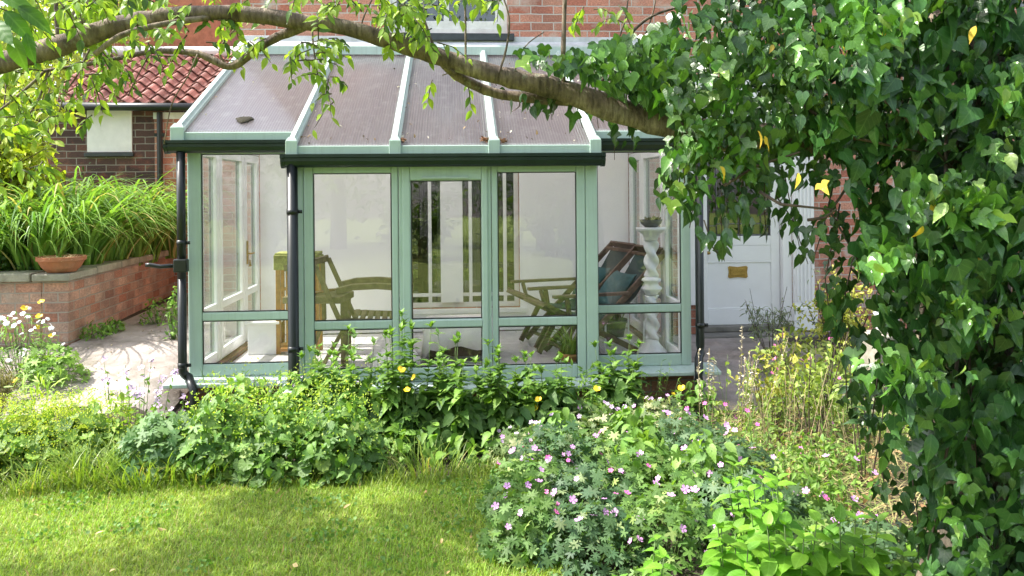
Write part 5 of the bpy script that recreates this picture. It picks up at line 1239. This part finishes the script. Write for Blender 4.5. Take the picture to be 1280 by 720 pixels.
# ================================================================== CHERRY TREE AND ITS IVY
TX, TY = 2.0, 2.95
tr = thing('cherry_tree', 'old cherry tree whose long bare branch reaches across in front of the conservatory', 'tree', (TX, TY, 0)); TO = Vector((TX, TY, 0))
def tb(pts, rad, name, n=12):
    mb = MB(); P = [Vector(p)-TO for p in pts]
    # catmull-rom resample for a smooth limb
    Q, RR = [], []
    for i in range(len(P)-1):
        p0, p1, p2, p3 = P[max(i-1, 0)], P[i], P[i+1], P[min(i+2, len(P)-1)]
        for t in np.linspace(0, 1, 5)[:-1]:
            Q.append(.5*((2*p1)+(p2-p0)*t+(2*p0-5*p1+4*p2-p3)*t*t+(3*p1-p0-3*p2+p3)*t**3)); RR.append((rad[i]*(1-t)+rad[i+1]*t)*random.uniform(.91, 1.09))
    Q.append(P[-1]); RR.append(rad[-1]); mb.tube(Q, RR, n); return mb.build(name, M['bark'], tr, smooth=True)
tb([(TX, TY, -.1), (TX+.02, TY, .5), (TX-.05, TY+.02, 1.2), (TX-.1, TY, 1.9), (TX+.05, TY+.05, 2.8), (TX+.2, TY+.1, 4.2)], [.26, .2, .18, .18, .14, .1], 'trunk', 16)
BR = [(1190, 150, 2.85, 26), (1050, 172, 2.85, 24), (900, 170, 2.88, 21), (830, 154, 2.9, 19), (765, 136, 2.9, 17), (700, 112, 2.9, 15.5), (640, 98, 2.9, 13.5), (590, 85, 2.88, 12), (540, 68, 2.85, 12), (490, 52, 2.8, 11), (430, 34, 2.75, 11), (380, 28, 2.72, 10.5), (320, 19, 2.7, 10), (250, 16, 2.66, 10), (190, 23, 2.62, 11), (140, 34, 2.58, 12), (90, 52, 2.54, 13), (40, 68, 2.5, 13.5), (-10, 82, 2.46, 14), (-120, 118, 2.4, 13), (-260, 140, 2.3, 9)]
def limb(L, name='branch', n=12): return tb([at(a, b, Y) for a, b, Y, r in L], [r*.93*Y/1000 for a, b, Y, r in L], name, n)
limb(BR, n=16)
limb([(740, 128, 2.92, 8), (667, 122, 2.96, 8), (625, 118, 2.97, 7), (592, 106, 2.95, 7), (566, 90, 2.92, 7), (550, 74, 2.88, 6)])
limb([(385, 30, 2.72, 7), (362, 40, 2.75, 7), (345, 47, 2.76, 6), (320, 62, 2.78, 5.5), (300, 78, 2.8, 5.5), (285, 83, 2.8, 5), (268, 76, 2.8, 5), (247, 67, 2.8, 4.5), (215, 64, 2.8, 4), (187, 65, 2.8, 3.5), (147, 73, 2.78, 3), (100, 82, 2.76, 2.5), (57, 88, 2.74, 2)])
limb([(262, 22, 2.66, 4), (230, 26, 2.62, 4), (190, 33, 2.58, 4), (150, 45, 2.55, 4), (118, 68, 2.54, 3.5)])
TW = [[(704, 68, 3.4), (705, 30, 3.2), (707, -30, 2.8)], [(704, 112, 3.5), (704, 68, 3.4)], [(582, 80, 1.6), (582, 40, 1.4), (581, -20, 1.2)], [(569, 92, 2), (546, 66, 2.2), (530, 25, 2), (516, -20, 1.6)], [(622, 96, 1.6), (633, 60, 1.6), (636, 20, 1.2), (622, -20, 1)], [(745, 125, 2.5), (767, 66, 2.4), (792, 38, 2.4), (815, 20, 2), (850, 8, 1.6)], [(765, 66, 1.4), (780, 30, 1.2), (786, -10, 1)],
      [(100, 33, 5), (105, 15, 4.4), (108, -15, 4)], [(92, 35, 4), (92, 10, 3.8), (93, -15, 3.6)], [(72, 48, 3), (70, 10, 2.6), (72, -15, 2.4)], [(57, 88, 2), (38, 106, 1.8), (10, 130, 1.4), (-20, 150, 1.2)], [(88, 85, 1.8), (82, 110, 1.4), (74, 140, 1)], [(60, 88, 2), (50, 120, 1.6), (30, 150, 1.2), (0, 165, 1)], [(130, 45, 2), (112, 62, 1.5), (96, 95, 1.2), (85, 110, 1)],
      [(280, 78, 1.5), (275, 60, 1.2), (300, 30, 1)], [(247, 68, 1.5), (235, 95, 1), (215, 130, .8), (205, 180, .7)], [(188, 66, 1), (172, 95, .9), (160, 120, .8)], [(390, 34, 1.4), (392, 60, 1.1), (398, 100, .8)], [(450, 40, 1.4), (455, 20, 1.2), (470, -10, 1)], [(500, 55, 1.4), (495, 25, 1.2), (480, -10, 1)], [(410, 30, 1.6), (420, 8, 1.4), (432, -14, 1.2)], [(640, 100, 1), (655, 60, .9), (680, 40, .8)], [(800, 60, 1.2), (815, 20, 1.1), (822, -15, 1)]]
for L in TW: limb([(a, b, 2.74+.0002*a, r) for a, b, r in L], 'twig', 6)
# foliage: leaf sprays along the twigs
lb = LB(); SK = MB()
def sprays(lb, P, n, rad, size, tint, down=.9, shape=OVATE):
    P = np.array(P)[None]+rng.normal(0, 1, (n, 3))*np.array(rad); tip = unit(rdir(n)*.6+np.array([0, -.1, -down])); nr = unit(rdir(n)*.7+np.array([0, -.6, .5])); lb.add(shape, P-np.array(TO), tip, nr, rng.uniform(*size, n), tints(n, *tint))
CH = ((.14, .26, .03), (.32, .44, .06), .15, (.07, .14, .03))
TWG = MB()
for px, py, Y, n, sx_, sz_ in ((395, 62, 2.72, 34, .045, .04), (388, 85, 2.72, 34, .035, .05), (400, 100, 2.7, 22, .025, .035), (375, 60, 2.74, 20, .05, .03), (345, 58, 2.8, 12, .05, .02), (325, 60, 2.7, 10, .03, .03), (280, 42, 2.7, 26, .06, .05), (300, 25, 2.7, 26, .07, .04), (245, 50, 2.6, 18, .06, .03), (210, 42, 2.55, 18, .06, .03), (260, 75, 2.78, 8, .04, .02),
        (500, 18, 2.7, 40, .05, .05), (520, 45, 2.72, 24, .04, .03), (490, 8, 2.7, 40, .06, .05), (515, 30, 2.7, 30, .04, .05), (445, 12, 2.75, 34, .08, .04), (480, 30, 2.7, 36, .06, .05), (505, 40, 2.75, 26, .05, .04), (525, 12, 2.7, 26, .07, .04), (560, 5, 2.75, 18, .08, .03), (420, -5, 2.75, 22, .08, .03), (370, 0, 2.7, 18, .08, .03), (630, 4, 2.8, 10, .06, .03), (540, 55, 2.7, 14, .03, .03), (740, 22, 2.8, 12, .06, .02), (765, 18, 2.8, 12, .05, .02), (560, 100, 2.95, 14, .04, .02), (410, 125, 2.7, 3, .01, .01),
        (30, 75, 2.6, 60, .12, .10), (90, 70, 2.65, 50, .1, .06), (140, 40, 2.9, 50, .12, .07), (60, 20, 3.0, 70, .2, .1), (200, 20, 2.9, 46, .12, .05), (330, 8, 2.9, 40, .12, .05), (40, 150, 2.9, 60, .12, .1), (130, 110, 2.9, 24, .08, .06), (20, 30, 2.3, 40, .12, .07), (80, 20, 2.4, 40, .1, .06), (130, 12, 2.45, 40, .1, .06), (180, 8, 2.5, 30, .1, .05), (150, 85, 2.7, 22, .07, .04), (110, 105, 2.7, 26, .09, .05), (60, 105, 2.6, 30, .1, .06), (20, 140, 2.6, 42, .1, .09), (10, 190, 2.65, 52, .07, .08), (30, 215, 2.7, 30, .05, .05), (100, 130, 2.7, 16, .06, .05), (-30, 160, 2.5, 60, .12, .15), (140, 60, 2.6, 16, .06, .03), (200, 70, 2.75, 12, .05, .03)):
    c0 = at(px, py, Y)-TO; mtw = max(3, n//6)
    for _ in range(mtw):
        s0 = c0+Vector((random.gauss(0, sx_*.7), random.gauss(0, .08), abs(random.gauss(0, sz_*.6))+.01)); L = random.uniform(.05, .12)
        dr = Vector((random.gauss(0, .8), random.gauss(0, .5), random.gauss(-.45, .45))).normalized(); e = s0+dr*L; m_ = s0.lerp(e, .5)+Vector((0, 0, .012))
        TWG.tube([s0, m_, e], [.0026, .002, .001], 4); k = n//mtw+2; f = np.linspace(.15, 1.05, k)
        Pn = np.array([s0.lerp(m_, min(1, 2*a)) if a < .5 else m_.lerp(e, 2*a-1) for a in f]); sd = np.array(dr.cross(Vector((0, -.6, .8))).normalized())
        tp = unit(sd[None]*np.where(np.arange(k) % 2, 1, -1)[:, None]*.8+np.array(dr)[None]*.5+rdir(k)*.35+np.array([0, -.05, -.5])); lb.add(OVATE, Pn, tp, unit(rdir(k)*.5+np.array([0, -.6, .6])), rng.uniform(.024, .048, k), tints(k, *CH))
# the near leaves at the upper left
for px, py, s, d in ((18, 28, .062, (.5, -.1, -.5)), (34, 22, .06, (.6, 0, -.4)), (28, 60, .055, (.3, -.2, -.8)), (45, 55, .05, (.2, -.1, -.9)), (5, 40, .06, (.4, -.3, -.4)), (10, 8, .06, (.8, 0, -.3)), (-15, 50, .055, (.5, 0, -.6))):
    lb.add(OVATE, np.array([at(px-12, py-14, 1.25)-TO]), np.array([d]), np.array([(-.2, -.7, .6)]), s, tints(1, (.05, .14, .02), (.13, .28, .03)))
# upper crown above the frame: it throws the dappled shade on the lawn
for gxs, gys, q in ((-2.3, 3.55, .3), (-1.75, 3.45, .25), (-.9, 3.95, .3), (-.55, 3.75, .3), (-.2, 3.55, .26), (-1.2, 3.65, .25), (-.05, 4.1, .2), (-3.0, 3.8, .3), (-2.7, 3.3, .3), (-.6, 3.3, .3), (.25, 3.9, .22), (-.95, 4.35, .16), (.1, 4.5, .2)):
    z = random.uniform(2.9, 3.4); c = (gxs-.725*z, gys+.048*z, z); sprays(lb, c, 800, (q*.6, q*.6, .16), (.05, .08), CH)
for _ in range(30):      # unseen crown clumps added to shade the ivy and the ground behind it
    c = (random.uniform(-1.2, 1.4), random.uniform(1.6, 3.4), random.uniform(3.0, 4.0)); sprays(lb, c, 62, (.2, .2, .14), (.05, .08), CH)
for _ in range(40):
    c = (TX+random.gauss(.4, 1.), TY+random.gauss(.2, .8), random.uniform(3.4, 4.6)); sprays(lb, c, 50, (.3, .3, .2), (.05, .08), CH)
tq = np.array([t for f in TWG.f if len(f) == 4 for t in ((f[0], f[1], f[2]), (f[0], f[2], f[3]))]); tv = np.array(TWG.v); lb.raw(tv, tq, np.broadcast_to(np.array((.085, .062, .042)), (len(tv), 3)))
lb.build('foliage', L_CHERRY, tr)
tb([(TX, TY, 2.6), (1.2, 2.3, 3.2), (0, 1.9, 3.5), (-1.5, 2.6, 3.5), (-3.2, 3.4, 3.5), (-4.6, 3.7, 3.4)], [.1, .08, .07, .055, .04, .02], 'branch')

ivy = thing('ivy', 'mature dark glossy ivy smothering the old cherry trunk and the root of its branch', 'ivy', (TX, TY, 0)); IO = np.array((TX, TY, 0))
def inpoly(P, poly):
    x, y = P[:, 0], P[:, 1]; c = np.zeros(len(P), bool); j = len(poly)-1
    for i in range(len(poly)):
        xi, yi = poly[i]; xj, yj = poly[j]
        c ^= ((yi > y) != (yj > y)) & (x < (xj-xi)*(y-yi)/(yj-yi+1e-9)+xi); j = i
    return c
def scatter(poly, n):
    poly = np.array(poly, float); lo, hi = poly.min(0), poly.max(0); P = rng.uniform(lo, hi, (n*4, 2)); P = P[inpoly(P, poly)][:n]; return P
lb = LB()
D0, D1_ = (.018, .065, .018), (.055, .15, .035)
def ivy_leaves(P, Yf, thick, size, c0=D0, c1=D1_, light=.03, lc=(.10, .22, .04), shapes=(IVY3, IVYH, IVYN), down=1.):
    n = len(P)
    Y = Yf(P[:, 0], P[:, 1])+rng.random(n)**1.5*thick
    pos = np.array([at(a, b, y) for (a, b), y in zip(P, Y)])-IO
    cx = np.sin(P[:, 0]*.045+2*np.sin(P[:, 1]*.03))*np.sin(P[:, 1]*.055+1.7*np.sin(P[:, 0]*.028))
    side = np.column_stack([.45*np.sin(P[:, 0]*.06+P[:, 1]*.021), np.full(n, -.62), .5+.45*np.sin(P[:, 1]*.07+P[:, 0]*.03)])
    nr = unit(side+rdir(n)*.62); tip = unit(np.array([0, -.25, -down])+rdir(n)*.7)
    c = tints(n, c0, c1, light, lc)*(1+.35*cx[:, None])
    k = rng.integers(0, len(shapes), n); s = rng.uniform(*size, n)*(1+.25*cx)
    for i, sh in enumerate(shapes):
        m = k == i; lb.add(sh, pos[m]-tip[m]*s[m][:, None]*.45, tip[m], nr[m], s[m], c[m])
MAIN = [(845, -60), (838, 60), (865, 115), (985, 160), (1060, 215), (1075, 330), (1095, 420), (1105, 480), (1115, 540), (1135, 580), (1155, 640), (1150, 720), (1160, 900), (1420, 900), (1420, -60)]
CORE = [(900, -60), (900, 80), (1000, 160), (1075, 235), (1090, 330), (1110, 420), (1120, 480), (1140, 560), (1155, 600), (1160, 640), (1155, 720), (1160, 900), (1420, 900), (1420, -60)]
def front(x, y):
    v = 2.42-.12*np.clip((x-1080)/200, -1, 1)+.06*np.sin(x*.021+y*.013)+.05*np.sin(y*.03-x*.01)
    return v+np.clip((1000-x)/200, 0, 1)*.25
ivy_leaves(scatter(CORE, 3600), lambda x, y: front(x, y)+.28, .3, (.05, .08), (.015, .046, .014), (.04, .095, .028), 0)  # inner leaves tinted darker, painting in the shade of the gaps
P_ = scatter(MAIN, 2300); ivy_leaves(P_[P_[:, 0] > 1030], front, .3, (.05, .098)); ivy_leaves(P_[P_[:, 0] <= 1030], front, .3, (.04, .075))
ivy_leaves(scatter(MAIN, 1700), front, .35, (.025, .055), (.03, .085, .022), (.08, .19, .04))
BT = [(655, 62), (690, 80), (720, 68), (770, 50), (840, 30), (870, 160), (830, 148), (790, 128), (750, 112), (700, 90), (660, 80)]
ivy_leaves(scatter(BT, 420), lambda x, y: 2.72+0*x, .3, (.03, .06), (.03, .085, .025), (.08, .17, .045), .15)
ivy_leaves(scatter([(800, 60), (860, 20), (1010, 30), (1040, 190), (960, 170), (850, 165)], 620), lambda x, y: 2.5+0*x, .3, (.025, .055), (.025, .075, .02), (.08, .17, .04), .12)
MID = [(845, 130), (960, 160), (1050, 215), (1040, 245), (985, 228), (900, 220), (850, 205), (828, 182)]
ivy_leaves(scatter(MID, 260), lambda x, y: 2.55+0*x, .3, (.03, .06), (.03, .08, .025), (.08, .16, .04), .25)
HANG = [(850, 205, 832, 262, 26), (870, 220, 862, 285, 18), (905, 225, 905, 325, 26), (880, 300, 902, 322, 8), (930, 235, 925, 300, 16), (955, 235, 958, 300, 16), (980, 240, 1000, 312, 22), (970, 270, 1010, 330, 14), (1045, 240, 1015, 330, 16), (1050, 280, 1040, 420, 40), (1070, 330, 1050, 430, 24), (1085, 420, 1060, 520, 22), (1100, 470, 1085, 560, 26), (745, 120, 748, 160, 8), (660, 122, 665, 140, 10), (685, 118, 690, 150, 14), (655, 120, 640, 140, 7), (715, 130, 728, 160, 8), (770, 150, 768, 200, 10), (800, 155, 790, 175, 8), (1118, 560, 1110, 640, 20), (1140, 620, 1148, 700, 24)]
vines = MB()
for x0, y0, x1, y1, n in HANG:
    t = rng.random(n)**.8; P = np.column_stack([x0+(x1-x0)*t, y0+(y1-y0)*t-12])+rng.normal(0, 9, (n, 2)); Y0 = 2.9 if x0 < 810 else 2.55
    ivy_leaves(P, lambda x, y: Y0+0*x, .18, (.038, .065), (.02, .06, .02), (.05, .12, .03), .05, shapes=(IVY3, IVYN, IVYN), down=1.4)
    a, b = np.array(at(x0, y0-25, Y0+.1))-IO, np.array(at(x1, y1, Y0+.1))-IO; m = (a+b)/2+rng.normal(0, .02, 3); vines.tube([a, m, b], [.003, .0025, .0015], 4)
NEWG = [(900, 110, 60, 40, 60), (990, 130, 40, 30, 30), (1090, 30, 40, 28, 60), (1180, 245, 55, 26, 70), (1235, 255, 45, 30, 60), (880, 185, 38, 32, 80), (855, 230, 22, 26, 34), (925, 205, 30, 20, 30), (1140, 470, 60, 25, 50), (1110, 330, 40, 30, 34), (1215, 395, 50, 22, 44), (820, 95, 30, 35, 40), (760, 80, 40, 18, 40), (1010, 60, 40, 30, 18), (1270, 120, 20, 60, 30), (1200, 640, 40, 40, 24), (680, 72, 24, 14, 18)]
for x, y, rx_, ry_, n in NEWG:
    P = rng.normal(0, .6, (n, 2))*np.array([rx_, ry_])+np.array([x, y]); ivy_leaves(P, lambda a, b: (2.26 if x > 1000 else 2.5 if x > 830 else 2.75)+0*a, .14, (.035, .068), (.045, .14, .02), (.11, .25, .04), .12, (.2, .32, .07), shapes=(IVYN, IVYN, IVY3, IVY3), down=.9)
YL = [(952, 172), (905, 215), (998, 225), (1110, 45), (1055, 65), (1225, 330), (1150, 290), (1030, 235), (965, 60), (1215, 42), (960, 180), (1170, 265), (1040, 120)]
ivy_leaves(np.array(YL, float), lambda x, y: 2.3+.0003*(1200-x), .05, (.03, .055), (.5, .36, .04), (.7, .5, .08), 0, shapes=(IVY3, IVYN, OVATE))
lb.build('foliage', L_IVY, ivy)
for x0, y0, x1, y1 in ((1060, 90, 1190, 210), (1185, 60, 1150, 420), (1220, 200, 1230, 720), (1000, 130, 1150, 190), (1120, 40, 1165, 130), (1200, 420, 1160, 700), (1095, 180, 1075, 330), (950, 240, 1040, 262), (1010, 275, 1045, 262), (905, 232, 1000, 190)):
    a, b = np.array(at(x0, y0, 2.55))-IO, np.array(at(x1, y1, 2.5))-IO; m = (a+b)/2+rng.normal(0, .04, 3); vines.tube([a, m, b], [.006, .005, .003], 6)
vines.build('stems', M['twig'], ivy, smooth=True)

# ================================================================== CAMERA, SUN, SKY
cam = bpy.data.cameras.new('camera'); co = bpy.data.objects.new('camera', cam); COL.objects.link(co)
cam.sensor_width = 36; cam.lens = 36*F/1280; cam.shift_y = -(360-240)/1280; cam.clip_end = 2000; cam.clip_start = .05
co.matrix_world = Matrix.Translation((0, 0, H)) @ Matrix.Rotation(-YAW, 4, 'Z') @ Matrix.Rotation(PI/2, 4, 'X') @ Matrix.Rotation(-ROLL, 4, 'Z')
sc.camera = co
SUN = Vector((-.75, .05, 0)).normalized()*math.cos(R(54)); SUN.z = math.sin(R(54))
sl = bpy.data.lights.new('sun', 'SUN'); sl.energy = 3.0; sl.angle = R(.6); sl.color = (1, .95, .87)
so = bpy.data.objects.new('sun', sl); COL.objects.link(so); so.rotation_mode = 'QUATERNION'; so.rotation_quaternion = SUN.to_track_quat('Z', 'Y')
w = bpy.data.worlds.new('World'); sc.world = w; w.use_nodes = True; nt = w.node_tree
sky = nt.nodes.new('ShaderNodeTexSky'); sky.sky_type = 'NISHITA'; sky.sun_disc = False; sky.sun_elevation = R(54); sky.sun_rotation = math.atan2(SUN.x, SUN.y); sky.air_density = 1.0; sky.dust_density = 2.5; sky.ozone_density = 1.
hs_ = nt.nodes.new('ShaderNodeHueSaturation'); hs_.inputs['Saturation'].default_value = .6; nt.links.new(sky.outputs[0], hs_.inputs['Color']); nt.links.new(hs_.outputs[0], nt.nodes['Background'].inputs[0]); nt.nodes['Background'].inputs[1].default_value = .15
sc.view_settings.view_transform = 'Standard'; sc.view_settings.look = 'None'; sc.view_settings.exposure = 1.78; sc.view_settings.gamma = 1
sc.cycles.max_bounces = 8; sc.cycles.transparent_max_bounces = 24; sc.cycles.diffuse_bounces = 4; sc.cycles.glossy_bounces = 4; sc.cycles.use_denoising = True
sc.cycles.sample_clamp_indirect = 6
